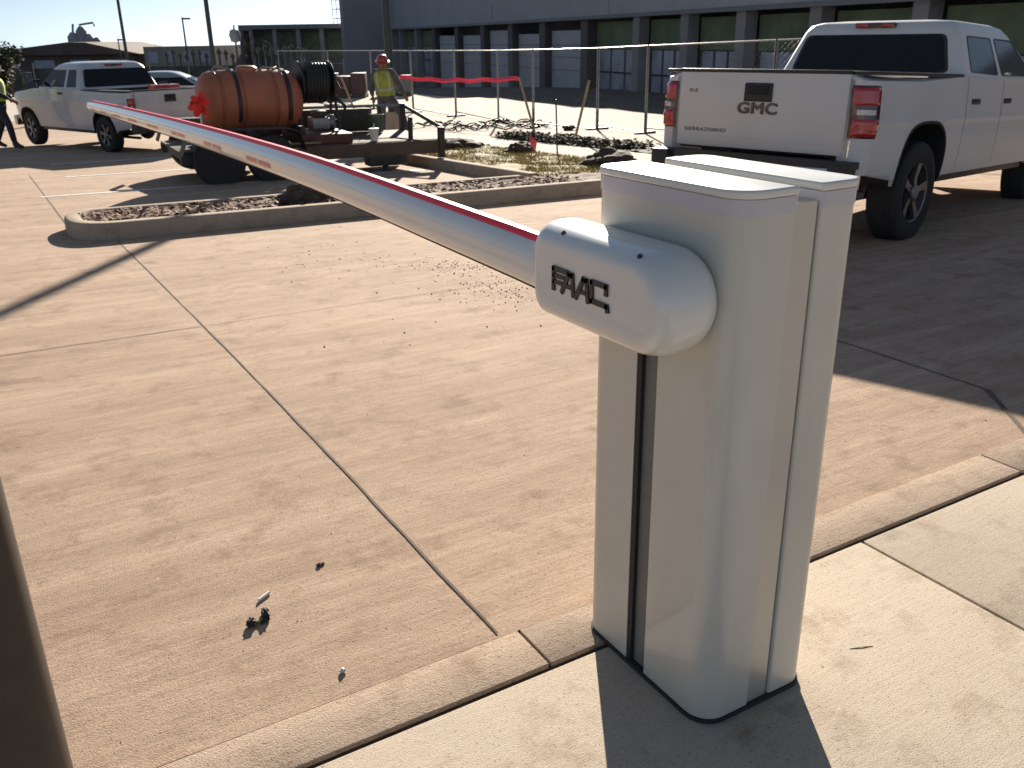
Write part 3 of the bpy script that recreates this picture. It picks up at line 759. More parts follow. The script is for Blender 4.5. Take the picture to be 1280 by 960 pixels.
    mb = MB(); mb.box(bx + .05, bx + .3, -.045, .045, P['b0'] - .12, P['b0'] - .02, .008); mb.build('hitch', M_liner, root)
    # greenhouse: rings from belt to roof
    def ring(z, x0, x1, hw, r=.12, ex=None):
        pts = rrect(x0, x1, -hw, hw, (r, r * 1.4, r * 1.4, r), 5)
        return [(a, b, z) for a, b in pts]
    G = P['green']
    mb = MB(); mb.loft([ring(*q) for q in G]); gh = mb.build('cab', paint, root, smooth=50)
    # hood and cowl
    hd_ = P['hood']; mb = MB()
    rings = []
    for x, z, ww in ((cx1 - .1, P['belt'] + .02, W - .05), (cx1 + .3, hd_ + .03, W - .06), (wb + .3, hd_, W - .08), (wb + .75, hd_ - .07, W - .2), (wb + .9, hd_ - .22, W - .3)):
        rings.append([(x, t * ww, z - .09 * abs(t) ** 3 - (.0)) for t in [-1 + i / 6 for i in range(13)]] + [(x, ww, z - .3), (x, -ww, z - .3)])
    mb.loft(rings); mb.build('hood', paint, root, smooth=40)
    mb = MB(); mb.box(wb + .80, wb + .93, -W + .22, W - .22, .62, hd_ - .28, .03); mb.build('grille', M_chrome, root)
    mb = MB(); mb.box(wb + .86, wb + 1.02, -W + .08, W - .08, .42, .66, .04); mb.build('front_bumper', M_chrome, root)
    z0, z1 = G[0][0], G[1][0]
    def gy(z): t = (z - z0) / (z1 - z0); return G[0][3] + (G[1][3] - G[0][3]) * t
    def gx(z): t = (z - z0) / (z1 - z0); return G[0][1] + (G[1][1] - G[0][1]) * t
    def gf(z): t = (z - z0) / (z1 - z0); return G[0][2] + (G[1][2] - G[0][2]) * t
    def pane(pts3, nrm, name, m=M_glass, fr_=.022):
        nrm = Vector(nrm).normalized(); c = sum((Vector(p) for p in pts3), Vector()) / len(pts3)
        mb = MB(); o_ = [Vector(p) + nrm * .004 for p in pts3]; i_ = [p + (c - p).normalized() * fr_ for p in o_]
        ov = [mb.bm.verts.new(p) for p in o_]; iv = [mb.bm.verts.new(p) for p in i_]; ib = [mb.bm.verts.new(p - nrm * .0025) for p in i_]; bk = [mb.bm.verts.new(p - nrm * .01) for p in o_]
        n_ = len(o_)
        for k_ in range(n_):
            q = (k_ + 1) % n_; mb.face((ov[k_], ov[q], iv[q], iv[k_])); mb.face((iv[k_], iv[q], ib[q], ib[k_])); mb.face((bk[k_], bk[q], ov[q], ov[k_]))
        wf = mb.build(name, M_trim, root, smooth=20)
        mb = MB(); mb.face([mb.bm.verts.new(p - nrm * .002) for p in i_]); mb.build('glass', m, wf, smooth=0)
    def cornered(pts, r=.05):
        out = []
        n_ = len(pts)
        for i in range(n_):
            p = Vector(pts[i]); a = Vector(pts[i - 1]); b = Vector(pts[(i + 1) % n_])
            da = (a - p).normalized(); db = (b - p).normalized()
            p1 = p + da * r; p2 = p + db * r
            for t in (0, .25, .5, .75, 1): out.append(tuple((1 - t) ** 2 * p1 + 2 * t * (1 - t) * p + t * t * p2))
        return out
    for poly in P['sidewin']:
        for sgn in (1, -1):
            pts = [(a, sgn * gy(b), b) for a, b in cornered(poly, .035)]
            sl_ = (G[0][3] - G[1][3]) / (z1 - z0); pane(pts, (0, sgn, sl_), 'side_window')
    zz0, zz1, yy0, yy1 = P['rearwin']
    pts = [(gx(b), a, b) for a, b in cornered([(-yy0, zz0), (yy0, zz0), (yy1, zz1), (-yy1, zz1)], .06)]
    pane(pts, (-1, 0, (G[1][1] - G[0][1]) / (z1 - z0)), 'rear_window', fr_=.03)
    pts = [(gf(b), a, b) for a, b in cornered([(-.78, z0 + .05), (.78, z0 + .05), (.62, z1 - .05), (-.62, z1 - .05)], .06)]
    pane(pts, (1, 0, (G[0][2] - G[1][2]) / (z1 - z0)), 'windscreen')
    # third brake lamp and mirrors
    q = G[2]; mb = MB(); mb.box(q[1] - .055, q[1] + .05, -.20, .20, q[0] - .035, q[0] + .015, .012); bl = mb.build('brake_light', M_lampd, root)
    for s_ in (-1, 1):
        mb = MB(); a_ = sorted((s_ * .07, s_ * .185)); mb.box(q[1] - .062, q[1] - .03, a_[0], a_[1], q[0] - .026, q[0] + .008, .006); mb.build('red_lens', M_lamp, bl)
        mb = MB(); xm = cx1 - .28; mb.box(xm, xm + .12, s_ * (W + .18) - .10, s_ * (W + .18) + .10, 1.42, 1.66, .03); mb.box(xm + .04, xm + .1, min(s_ * (W - .08), s_ * (W + .12)), max(s_ * (W - .08), s_ * (W + .12)), 1.44, 1.50, .01); mr = mb.build('mirror', P['mirrorm'], root)
        mb = MB(); mb.box(xm - .004, xm + .002, s_ * (W + .18) - .08, s_ * (W + .18) + .08, 1.44, 1.64, .0); mb.build('mirror_glass', M_chrome, mr)
    # wheels
    for xc in (0, wb):
        for sgn in (1, -1):
            tw = P['tw']; yo = W - .005; yi = yo - tw
            mb = MB(); pr = [(tr * .60, yo - .02), (tr * .70, yo - .002), (tr * .86, yo), (tr * .95, yo - .012), (tr * .992, yo - .035)]
            n = 56; ringsx = []
            prof = [(tr * .58, yo - .05)] + pr + [(tr, yo - .06), (tr * .985, yo - tw * .35), (tr, yo - tw * .38), (tr, yo - tw * .62), (tr * .985, yo - tw * .65), (tr, yi + .06), (tr * .992, yi + .035), (tr * .95, yi + .012), (tr * .7, yi), (tr * .58, yi + .03)]
            for r_, y in prof:
                ringsx.append([(xc + r_ * (1 + (.014 * (k_ % 2) if r_ > tr * .98 else 0)) * math.cos(2 * PI * k_ / n), sgn * y, tr + r_ * (1 + (.014 * (k_ % 2) if r_ > tr * .98 else 0)) * math.sin(2 * PI * k_ / n)) for k_ in range(n)])
            mb.loft(ringsx, False); wh = empty('wheel', (0, 0, 0)); wh.parent = root
            mb.build('tyre', M_tyre, wh, smooth=35)
            mb = MB(); mb.lathe([(tr * .565, sgn * (yo - .085)), (tr * .2, sgn * (yo - .10)), (.0, sgn * (yo - .10))], (xc, 0, tr), 'y', 40); mb.build('brake_disc', M_liner, wh)
            mb = MB(); mb.lathe([(tr * .60, sgn * (yo - .015)), (tr * .575, sgn * (yo - .022)), (tr * .56, sgn * (yo - .09))], (xc, 0, tr), 'y', 40, False)
            for k_ in range(P['spokes']):
                a = 2 * PI * k_ / P['spokes'] + .2; ca, sa = math.cos(a), math.sin(a)
                pts = []
                for rr_, hw_, dd in ((.05, .035, .030), (tr * .3, .028, .035), (tr * .585, .042, .020)):
                    for s2 in (-1, 1): pts.append((xc + rr_ * ca - s2 * hw_ * sa, sgn * (yo - dd), tr + rr_ * sa + s2 * hw_ * ca))
                vv = [mb.bm.verts.new(p) for p in pts]; vb = [mb.bm.verts.new((p[0], p[1] - sgn * .04, p[2])) for p in pts]
                for i0 in (0, 2):
                    mb.face((vv[i0], vv[i0 + 1], vv[i0 + 3], vv[i0 + 2])); mb.face((vv[i0], vv[i0 + 2], vb[i0 + 2], vb[i0])); mb.face((vv[i0 + 1], vv[i0 + 3], vb[i0 + 3], vb[i0 + 1]))
            mb.lathe([(.075, sgn * (yo - .10)), (.075, sgn * (yo - .02)), (.06, sgn * (yo - .008)), (.0, sgn * (yo - .006))], (xc, 0, tr), 'y', 20)
            mb.build('rim', M_rim, wh, smooth=35)

def place_truck(root, x, y, head, pitch, s, dz=0):
    root.rotation_mode = 'XYZ'
    M = Matrix.Translation((x, y, gz(x, y) + dz)) @ Matrix.Rotation(R(head), 4, 'Z') @ Matrix.Rotation(R(-pitch), 4, 'Y') @ Matrix.Scale(s, 4)
    root.matrix_world = M; root.location = M.translation; root.rotation_euler = M.to_euler(); root.scale = (s,) * 3

t1 = empty('pickup_truck'); tag(t1, 'white pickup truck parked behind the barrier cabinet with its tailgate facing us', 'pickup truck')
pickup(t1, dict(paint=M_tpaint, w=1.0, rail=1.43, wb=3.66, xr=-1.20, arch=.53, archh=1.0, az=.53, sq=3.0, tr=.44, sill=.56, zb=.66, hood=1.34, belt=1.43, cab=(.80, 3.05),
    tgw=.80, tg0=.80, lamp=(-1.335, -1.06, .93, 1.36), seams=(.86, 1.86, 3.0), slant=0., handles=(1.10, 2.02), handlem=M_trim, hz=1.27, ty=0, tz=1.135, text='GMC', bumperm=M_chrome, b0=.54, b1=.745,
    green=[(1.43, .80, 3.15, .945, .10), (1.84, .90, 2.50, .775, .12), (1.905, .94, 2.36, .735, .13), (1.935, 1.02, 2.24, .67, .14), (1.95, 1.15, 2.1, .5, .15), (1.957, 1.35, 1.95, .25, .1)],
    sidewin=[[(1.02, 1.47), (1.78, 1.45), (1.78, 1.80), (1.12, 1.80)], [(1.88, 1.45), (2.90, 1.45), (2.42, 1.80), (1.88, 1.80)]],
    rearwin=(1.46, 1.81, .80, .70), mirrorm=M_trim, tw=.29, spokes=5))
place_truck(t1, 6.44, 5.64, 15.0, -2.8, .93)

t2 = empty('pickup_truck'); tag(t2, 'older white extended cab pickup truck parked at the far left behind the arm tip', 'pickup truck')
pickup(t2, dict(paint=M_tpaint2, w=.99, rail=1.28, wb=3.55, xr=-1.15, arch=.48, archh=.92, az=.44, sq=2.3, tr=.385, sill=.46, zb=.56, hood=1.22, belt=1.30, cab=(.78, 2.95),
    tgw=.79, tg0=.66, lamp=(-1.285, -1.12, .82, 1.16), seams=(1.55, 2.75), slant=0., handles=(1.72,), handlem=M_trim, hz=1.12, ty=0, tz=1.0, text=None, bumperm=M_trim, b0=.46, b1=.62,
    green=[(1.29, .78, 3.0, .93, .12), (1.74, .98, 2.35, .76, .14), (1.80, 1.03, 2.25, .71, .15), (1.84, 1.1, 2.12, .63, .15), (1.86, 1.2, 2.0, .48, .14), (1.866, 1.4, 1.8, .2, .1)],
    sidewin=[[(1.06, 1.34), (1.50, 1.34), (1.50, 1.70), (1.16, 1.70)], [(1.62, 1.34), (2.78, 1.34), (2.30, 1.70), (1.62, 1.70)]],
    rearwin=(1.34, 1.71, .84, .73), mirrorm=M_trim, tw=.25, spokes=6))
place_truck(t2, 3.20, 20.55, 110.0, -.4, .94)
# tools lying in the old truck's bed
tb = empty('tool_box', (3.55, 19.9, gz(3.5, 19.9) + 1.12), R(15)); tag(tb, 'red tool case on the bed rail of the older white pickup', 'tool case')
mb = MB(); mb.box(-.28, .28, -.14, .14, 0, .17, .03); mb.build('case', M_hat, tb)
mb = MB(); mb.tube([(-.1, 0, .165), (-.1, 0, .21), (.1, 0, .21), (.1, 0, .165)], .012, 8); mb.build('handle', M_trim, tb)

# ------------------------------------------------------------------ flatbed water trailer
TZ = gz(4.4, 13.7)
tr_ = empty('utility_trailer', (4.4, 13.7, TZ)); tr_.rotation_euler = (R(1.2), R(1.0), R(-1.0)); tag(tr_, 'black steel utility trailer with an orange tank behind the barrier arm', 'trailer')
# local frame: x from -2.0 (left) to 1.95 (right), y -.75 .. .85
mb = MB()
for y in (-.72, .80): mb.box(-2.0, 1.93, y - .04, y + .04, .30, .44, .008)
for x in (-1.9, -1.2, -.5, .2, .9, 1.55): mb.box(x - .03, x + .03, -.68, .76, .32, .42)
mb.build('frame', M_tsteel, tr_)
mb = MB(); mb.box(-2.0, 1.90, -.70, .78, .442, .475, .004); mb.build('deck', M_wood, tr_)
mb = MB(); mb.box(-.35, 1.93, -.775, -.755, .27, .47, .004); mb.build('side_board', M_wood, tr_)
mb = MB(); mb.box(-.4, 1.35, .74, .77, .48, .84, .004); mb.build('rear_panel', M_tsteel, tr_)
def post(x, y, z0, z1, w=.035, nm='stake_post', m=M_tsteel):
    mb = MB(); mb.box(x - w, x + w, y - w, y + w, z0, z1, .006); return mb.build(nm, m, tr_)
post(1.50, .77, .44, .86); post(1.90, .77, .30, .90, .045); post(1.90, -.76, .20, .66, .045); post(-.38, .77, .44, .9); post(1.50, -.5, .44, .80, .03)
mb = MB(); mb.tube([(-.4, .77, .875), (1.92, .77, .875)], .022, 8); mb.build('top_rail', M_steel, tr_)
mb = MB(); mb.tube([(1.92, .77, .87), (1.92, -.75, .64)], .03, 8); mb.build('end_rail', M_tsteel, tr_)
mb = MB(); mb.box(-.30, .50, -.66, .3, .478, .62, .01); mb.build('tool_tray', M_tmaroon, tr_)
mb = MB(); mb.tube([(-1.35, -.80, .60), (-.62, -.83, .53), (-.05, -.80, .52)], .014, 8); mb.build('long_handle', M_stake, tr_)
# tank cradle, tank with ribs and straps
mb = MB()
for x in (-1.38, -.75, -.2):
    mb = MB(); mb.box(x - .04, x + .04, -.5, .5, .478, .72, .008); mb.build('cradle', M_tsteel, tr_)
mb = MB(); ZT, YT, RT = 1.07, .08, .42
prof = [(.0, -1.55), (.12, -1.545), (.24, -1.52), (.33, -1.475), (.385, -1.41), (.41, -1.33), (.415, -1.28), (.395, -1.262), (.395, -1.24), (.42, -1.22), (.425, -.99), (.40, -.975), (.40, -.945), (.425, -.93), (.425, -.52), (.40, -.505), (.40, -.475), (.425, -.46), (.42, -.34), (.395, -.32), (.395, -.30), (.412, -.28), (.405, -.22), (.375, -.15), (.31, -.09), (.22, -.055), (.1, -.035), (0, -.03)]
mb.lathe(prof, (0, YT, ZT), 'x', 40); tk = mb.build('tank', M_tank, tr_, smooth=45)
for x in (-1.03, -.30):
    mb = MB(); mb.loft([[(x + dx, YT + (RT + .016 + dr) * math.cos(a), ZT + (RT + .016 + dr) * math.sin(a)) for dx, dr in ((-.025, -.01), (-.025, 0), (.025, 0), (.025, -.01))] for a in [-PI * .22 + PI * 1.44 * k / 32 for k in range(33)]]); mb.build('strap', M_trim, tk)
mb = MB(); mb.lathe([(.15, .0), (.15, .05), (.12, .075), (.0, .08)], (-.80, YT, ZT + RT - .02), 'z', 24); mb.build('filler_lid', M_tank, tk)
mb = MB(); mb.tube([(-1.3, YT - .02, ZT + .40), (-1.25, YT, ZT + .47), (-1.12, YT, ZT + .45), (-1.05, YT - .08, ZT + .42)], .018, 8); mb.tube([(-.62, YT, ZT + .43), (-.55, YT - .03, ZT + .46), (-.42, YT - .05, ZT + .435), (-.35, YT + .05, ZT + .45)], .016, 8); mb.build('water_hose', M_steel, tk)
# hose reel with its stand and small pump
rl = empty('hose_reel', (0, 0, 0)); rl.parent = tr_
XR, YR, ZR = .18, .05, 1.30
mb = MB()
mb.lathe([(.10, -.25), (.30, -.25), (.31, -.24), (.31, -.225), (.12, -.22), (.12, .22), (.31, .225), (.31, .24), (.30, .25), (.10, .25)], (XR, YR, ZR), 'x', 32); mb.build('drum', M_hose, rl)
mb = MB()
for lay in range(3):
    for k in range(9 - lay):
        rr_ = .21 + lay * .035; x = XR - .19 + .047 * k + .02 * lay
        mb.tube([(x + .02 * math.sin(a), YR + rr_ * math.cos(a), ZR + rr_ * math.sin(a)) for a in [2 * PI * q / 20 for q in range(21)]], .024, 6)
mb.build('hose', M_hose, rl)
mb = MB()
for s_ in (-1, 1):
    x = XR + s_ * .29
    mb.tube([(x, YR - .28, .47), (x, YR, ZR + .02), (x, YR + .28, .47)], .024, 8); mb.tube([(x, YR - .2, .75), (x, YR + .2, .75)], .02, 8)
mb.tube([(XR - .33, YR, ZR), (XR + .36, YR, ZR)], .03, 10); mb.tube([(XR + .36, YR, ZR), (XR + .38, YR - .12, ZR - .1), (XR + .44, YR - .12, ZR - .1)], .014, 8)
mb.build('stand', M_tsteel, rl)
pm = empty('water_pump', (0, 0, 0)); pm.parent = tr_
mb = MB(); mb.box(XR - .1, XR + .18, YR - .14, YR + .14, .62, .80, .03); mb.lathe([(.10, 0), (.11, .02), (.11, .10), (.05, .12)], (XR + .18, YR, .72), 'x', 20); mb.build('engine', M_steel, pm)
mb = MB(); mb.box(XR - .06, XR + .14, YR - .12, YR + .12, .80, .90, .03); mb.build('fuel_tank', M_tsteel, pm)
mb = MB(); mb.tube([(XR + .3, YR, .72), (XR + .42, YR - .05, .78), (XR + .45, YR - .08, .95), (XR + .30, YR - .1, 1.08)], .025, 8); mb.build('hose', M_hose, pm)
# pair of wheels on each side, mudguards, parking jack, tongue
def small_wheel(x, y):
    wh = empty('wheel', (0, 0, 0)); wh.parent = tr_
    mb = MB(); s_ = -1 if y < 0 else 1
    mb.lathe([(.19, y - .09), (.26, y - .105), (.32, y - .095), (.345, y - .06), (.35, y), (.345, y + .06), (.32, y + .095), (.26, y + .105), (.19, y + .09)], (x, 0, .35), 'y', 40); mb.build('tyre', M_tyre, wh)
    mb = MB(); mb.lathe([(.195, y + s_ * .08), (.18, y + s_ * .06), (.10, y + s_ * .03), (.06, y + s_ * .07), (0, y + s_ * .08)], (x, 0, .35), 'y', 24); mb.build('rim', M_bolt, wh)
for x in (-1.52, -.80):
    for y in (-.90, .96): small_wheel(x, y)
for y in (-.90, .96):
    mb = MB(); pts = [(-2.02, .45), (-1.92, .70), (-1.75, .76), (-.55, .76), (-.40, .70), (-.32, .45)]
    mb.loft([[(x, y - .13, z), (x, y + .13, z), (x, y + .13, z + .012), (x, y - .13, z + .012)] for x, z in pts]); mb.build('mudguard', M_tsteel, tr_)
mb = MB(); mb.tube([(1.0, -.66, .02), (1.0, -.66, .46)], .045, 12); mb.box(.90, 1.10, -.76, -.56, 0.0, .03, .01); mb.box(.80, 1.2, -.70, -.62, .2, .3, .02); mb.build('parking_jack', M_tsteel, tr_)
mb = MB(); mb.box(.70, 1.32, -.78, -.52, .12, .30, .04); mb.build('underslung_box', M_tsteel, tr_)
def lathe_thing(name, prof, m, loc, label, cat, n=24):
    mb = MB(); mb.lathe(prof, n=n); o = mb.build(name, m, loc=loc); tag(o, label, cat); return o
cupz = TZ + .475
ct = empty('paper_cup', (5.27, 13.10, cupz - .02)); tag(ct, 'white paper cup standing on the edge of the trailer deck', 'cup')
mb = MB(); mb.lathe([(.055, 0), (.075, .17), (.080, .175), (.078, .18), (.06, .182), (0, .182)], n=24); mb.build('cup', M_cup, ct)
mb = MB(); mb.tube([(0, 0, .18), (.01, 0, .25)], .006, 6); mb.build('straw', M_cup, ct)
cone = empty('bucket', (5.75, 14.15, TZ + .475)); tag(cone, 'small green and white bucket of tools at the right end of the trailer', 'bucket')
mb = MB(); mb.lathe([(.10, 0), (.125, .26), (.13, .262), (.13, .28), (.118, .28), (.1, .03), (0, .03)], n=24); mb.build('pail', mat('pail_green', (.10, .13, .09), .6), cone)
mb = MB(); mb.tube([(-.125, 0, .26), (-.1, 0, .38), (0, 0, .42), (.1, 0, .38), (.125, 0, .26)], .006, 6); mb.build('handle', M_steel, cone)
# red warning flag by the tank
fl = empty('warning_flag', (2.80, 13.30, TZ)); tag(fl, 'bright red ribbon flag tied beside the left end of the orange tank', 'flag')
mb = MB(); mb.tube([(0, 0, .5), (0, 0, 1.16)], .012, 8); mb.build('staff', M_cup, fl)
mb = MB()
for k, (a, l) in enumerate(((.4, .15), (1.3, .18), (2.2, .15), (3.4, .16), (4.3, .17), (5.3, .17), (2.9, .14))):
    pr = None
    for i in range(6):
        t = i / 5; c = Vector((math.cos(a) * l * t, -.03 + .03 * math.sin(t * 5 + k), 1.08 + math.sin(a) * l * t)); wv = .012 + .035 * math.sin(t * PI * .9)
        n_ = Vector((-math.sin(a), .3 * math.sin(k), math.cos(a))) * wv
        v = (mb.bm.verts.new(c + n_), mb.bm.verts.new(c - n_))
        if pr: mb.face((pr[0], pr[1], v[1], v[0]))
        pr = v
mb.build('ribbon', M_flagr, fl)
# ------------------------------------------------------------------ people
dg = bpy.context.evaluated_depsgraph_get
def skin_obj(name, joints, edges, m, parent, sub=2, extra=None, smooth=80):
    me = bpy.data.meshes.new(name); names = list(joints)
    me.from_pydata([joints[k][0] for k in names], [(names.index(a), names.index(b)) for a, b in edges], []); 
    o = bpy.data.objects.new(name, me); col.objects.link(o)
    md = o.modifiers.new('s', 'SKIN'); 
    sv = me.skin_vertices[0].data
    for i, k in enumerate(names):
        r = joints[k][1]; sv[i].radius = r if isinstance(r, tuple) else (r, r); sv[i].use_root = (i == 0)
    sb = o.modifiers.new('u', 'SUBSURF'); sb.levels = sub; sb.render_levels = sub
    me2 = bpy.data.meshes.new_from_object(o.evaluated_get(dg())); bpy.data.objects.remove(o)
    mb = MB(); mb.bm.from_mesh(me2)
    for f in mb.bm.faces: f.material_index = 0
    if extra: extra(mb)
    return mb.build(name, m, parent, smooth=smooth)
def V(*a): return Vector(a)
def make_person(root, J, cfg):
    g = lambda k: Vector(J[k])
    jo = {'pelvis': (g('pelvis'), (.13, .10)), 'waist': (g('waist'), (.125, .09)), 'chest': (g('chest'), (.15, .105)), 'neck': (g('neck'), .055), 'head': (g('head'), (.075, .09)), 'crown': (g('crown'), .06)}
    ed = [('pelvis', 'waist'), ('waist', 'chest'), ('chest', 'neck'), ('neck', 'head'), ('head', 'crown')]
    for s_ in 'lr':
        for k, r in (('sh', .062), ('el', .043), ('wr', .028), ('hip', .088), ('kn', .058), ('an', .040), ('toe', .035)):
            jo[k + s_] = (g(k + s_), r)
        hd = (g('wr' + s_) - g('el' + s_)).normalized(); pm_ = g('wr' + s_) + hd * .085; jo['palm' + s_] = (pm_, (.036, .018))
        ed += [('chest', 'sh' + s_), ('sh' + s_, 'el' + s_), ('el' + s_, 'wr' + s_), ('wr' + s_, 'palm' + s_), ('pelvis', 'hip' + s_), ('hip' + s_, 'kn' + s_), ('kn' + s_, 'an' + s_), ('an' + s_, 'toe' + s_)]
    face = Vector(cfg['face']).normalized(); upv = (g('crown') - g('neck')).normalized(); sd = face.cross(upv).normalized()
    def ex(mb):
        for s_ in 'lr':
            hd = (g('wr' + s_) - g('el' + s_)).normalized(); a = hd.cross(face if abs(hd.dot(face)) < .9 else Vector((1, 0, 0))).normalized(); b = hd.cross(a)
            base = jo['palm' + s_][0]
            for i, ln in enumerate((.066, .076, .072, .056)):
                p0 = base + a * (.026 - .0175 * i) - hd * .02; p1 = p0 + hd * (ln * .55 + .02); p2 = p1 + (hd * .7 + b * .6).normalized() * ln * .35; p3 = p2 + (hd * .3 + b).normalized() * ln * .25
                mb.tube([p0, p1, p2, p3], [.0095, .009, .008, .0065], 7)
            p0 = base + a * .024 - hd * .05; p1 = p0 + (a * .7 + hd * .7) * .035; p2 = p1 + (hd + b * .4).normalized() * .03; mb.tube([p0, p1, p2], [.012, .011, .008], 7)
        h = g('head')
        mb.tube([h + face * .085 + upv * .03, h + face * .112 - upv * .012], [.010, .017], 8)
        for s_ in (-1, 1):
            mb.ball(h + sd * s_ * .082 + upv * .0, .028, 2, (.45, 1, 1.2))
            mb.mi = 1; mb.ball(h + face * .088 + sd * s_ * .032 + upv * .03, .0115, 1); mb.mi = 0
        mb.mi = 1; mb.tube([h + face * .094 - upv * .045 - sd * .022, h + face * .098 - upv * .045, h + face * .094 - upv * .045 + sd * .022], .005, 6); mb.mi = 0
    body = skin_obj('body', jo, ed, [M_skin, M_hair], root, 2, ex)
    def sub(keys, edges, add, name, m, over={}):
        q = {k: (Vector(over.get(k, jo[k][0])), tuple(x + add for x in (jo[k][1] if isinstance(jo[k][1], tuple) else (jo[k][1],) * 2))) for k in keys}
        return skin_obj(name, q, edges, m, root)
    ov = {}
    for s_ in 'lr': ov['an' + s_] = jo['an' + s_][0] + Vector((0, 0, .03))
    sub(['pelvis', 'waist', 'hipl', 'hipr', 'knl', 'knr', 'anl', 'anr'], [('pelvis', 'waist'), ('pelvis', 'hipl'), ('pelvis', 'hipr'), ('hipl', 'knl'), ('hipr', 'knr'), ('knl', 'anl'), ('knr', 'anr')], .022, 'trousers', cfg['trousers'], ov)
    sub(['chest', 'waist', 'pelvis', 'shl', 'shr', 'ell', 'elr', 'wrl', 'wrr'], [('pelvis', 'waist'), ('waist', 'chest'), ('chest', 'shl'), ('chest', 'shr'), ('shl', 'ell'), ('shr', 'elr'), ('ell', 'wrl'), ('elr', 'wrr')], .02, 'jacket', cfg['jacket'])
    # vest: open tube round the torso
    c0, c1, c2 = g('pelvis'), g('waist'), g('chest'); top_ = c2 + (c2 - c1).normalized() * .13
    axs = (g('shr') - g('shl')).normalized()
    mb = MB(); rings = []
    stn = [(c0 + (c1 - c0) * .35, .205, .165), (c0 + (c1 - c0) * .8, .19, .15), (c1 + (c2 - c1) * .4, .198, .155), (c1 + (c2 - c1) * .75, .205, .16), (c2 + (top_ - c2) * .3, .195, .15), (c2 + (top_ - c2) * .75, .165, .115), (top_, .10, .085)]
    for c, a_, b_ in stn:
        f = axs.cross(top_ - c1).normalized()
        rings.append([c + axs * a_ * math.cos(t) + f * b_ * math.sin(t) for t in [2 * PI * k / 28 for k in range(28)]])
    mb.loft(rings, False); vest = mb.build('vest', cfg.get('vest', M_vest), root, smooth=70)
    f = axs.cross(top_ - c1).normalized()
    if f.dot(face) < 0: f = -f
    mb = MB(); c = c1 + (c2 - c1) * .05
    rr_ = [[c + Vector((0, 0, dz)) + axs * (.200) * math.cos(t) + f * .160 * math.sin(t) for t in [2 * PI * k / 28 for k in range(29)]] for dz in (-.025, .025)]
    vv = [[mb.bm.verts.new(p) for p in r] for r in rr_]
    for k in range(28): mb.face((vv[0][k], vv[0][k + 1], vv[1][k + 1], vv[1][k]))
    for s_ in (-1, 1):
        pr = None
        for c, a_, b_ in stn[1:6]:
            for q in ((c,),):
                t = .5 * PI - s_ * .62; w_ = .14
                v = [mb.bm.verts.new(c + axs * (a_ + .006) * math.cos(t + d) + f * (b_ + .006) * math.sin(t + d)) for d in (-w_, w_)]
                if pr: mb.face((pr[0], pr[1], v[1], v[0]))
                pr = v
    mb.build('reflective_tape', M_tapeR, vest)
    for s_ in 'lr':
        an, to = g('an' + s_), g('toe' + s_); d = (to - an); d.z = 0; d.normalize()
        q = {'a': (an + V(0, 0, .12), .055), 'b': (an + V(0, 0, .0), .052), 'c': (an + V(0, 0, -.045) - d * .03, .042), 'd': (to + V(0, 0, .0) + d * .02, (.046, .036))}
        skin_obj('boot', q, [('a', 'b'), ('b', 'c'), ('b', 'd')], M_boot, root)
    h = g('head') + upv * .045
    mb = MB(); b2 = bmesh.new()
    q = MB(); q.lathe([(.150, -.012), (.152, -.002), (.118, .006), (.112, .05), (.095, .09), (.06, .118), (0, .128)], n=28)
    rotm = Matrix((sd, face, upv)).transposed().to_4x4(); rotm.translation = h
    for v in q.bm.verts:
        if v.co.z < .0 and v.co.y > 0: v.co.y *= 1.25
    mb.add(q.bm, rotm); mb.build(cfg['hatname'], cfg['hat'], root, smooth=50)
pB = empty('person', (7.62, 18.15, gz(7.62, 18.15)), R(-22)); tag(pB, 'worker in a red hard hat and lime vest stepping out behind the trailer', 'person')
# local: x to image right, y away from the camera, so the face looks towards -y
make_person(pB, dict(pelvis=(0, 0, .97), waist=(-.02, -.03, 1.13), chest=(-.04, -.09, 1.38), neck=(-.03, -.13, 1.52), head=(-.03, -.18, 1.63), crown=(-.03, -.19, 1.74),
    shl=(-.20, -.08, 1.45), ell=(-.30, -.04, 1.20), wrl=(-.27, -.22, 1.00), shr=(.15, -.10, 1.46), elr=(.28, -.12, 1.24), wrr=(.38, -.18, 1.02),
    hipl=(-.10, 0, .93), knl=(-.10, -.06, .50), anl=(-.12, .04, .10), toel=(-.14, -.14, .035), hipr=(.10, -.01, .93), knr=(.32, -.18, .60), anr=(.42, -.10, .16), toer=(.50, -.26, .06)),
    dict(face=(.1, -1, -.25), trousers=M_grey, jacket=M_shirt, hat=M_hat, hatname='hard_hat'))
pA = empty('person', (.66, 22.9, gz(.66, 22.9)), R(-25)); tag(pA, 'worker in dark clothes and lime vest walking at the left edge of the photo', 'person')
make_person(pA, dict(pelvis=(0, 0, .95), waist=(.0, 0, 1.10), chest=(.01, 0, 1.34), neck=(.03, 0, 1.49), head=(.06, -.01, 1.59), crown=(.05, -.01, 1.70),
    shl=(-.04, .18, 1.41), ell=(.02, .26, 1.16), wrl=(.18, .24, 1.02), shr=(.0, -.20, 1.41), elr=(.10, -.28, 1.17), wrr=(.30, -.22, 1.05),
    hipl=(0, .10, .91), knl=(-.10, .12, .50), anl=(-.26, .12, .12), toel=(-.10, .12, .04), hipr=(0, -.10, .91), knr=(.16, -.12, .50), anr=(.20, -.12, .09), toer=(.36, -.13, .03)),
    dict(face=(1, -.25, -.15), trousers=M_navy, jacket=M_jkt, vest=M_vest2, hat=M_hat2, hatname='knit_cap'))

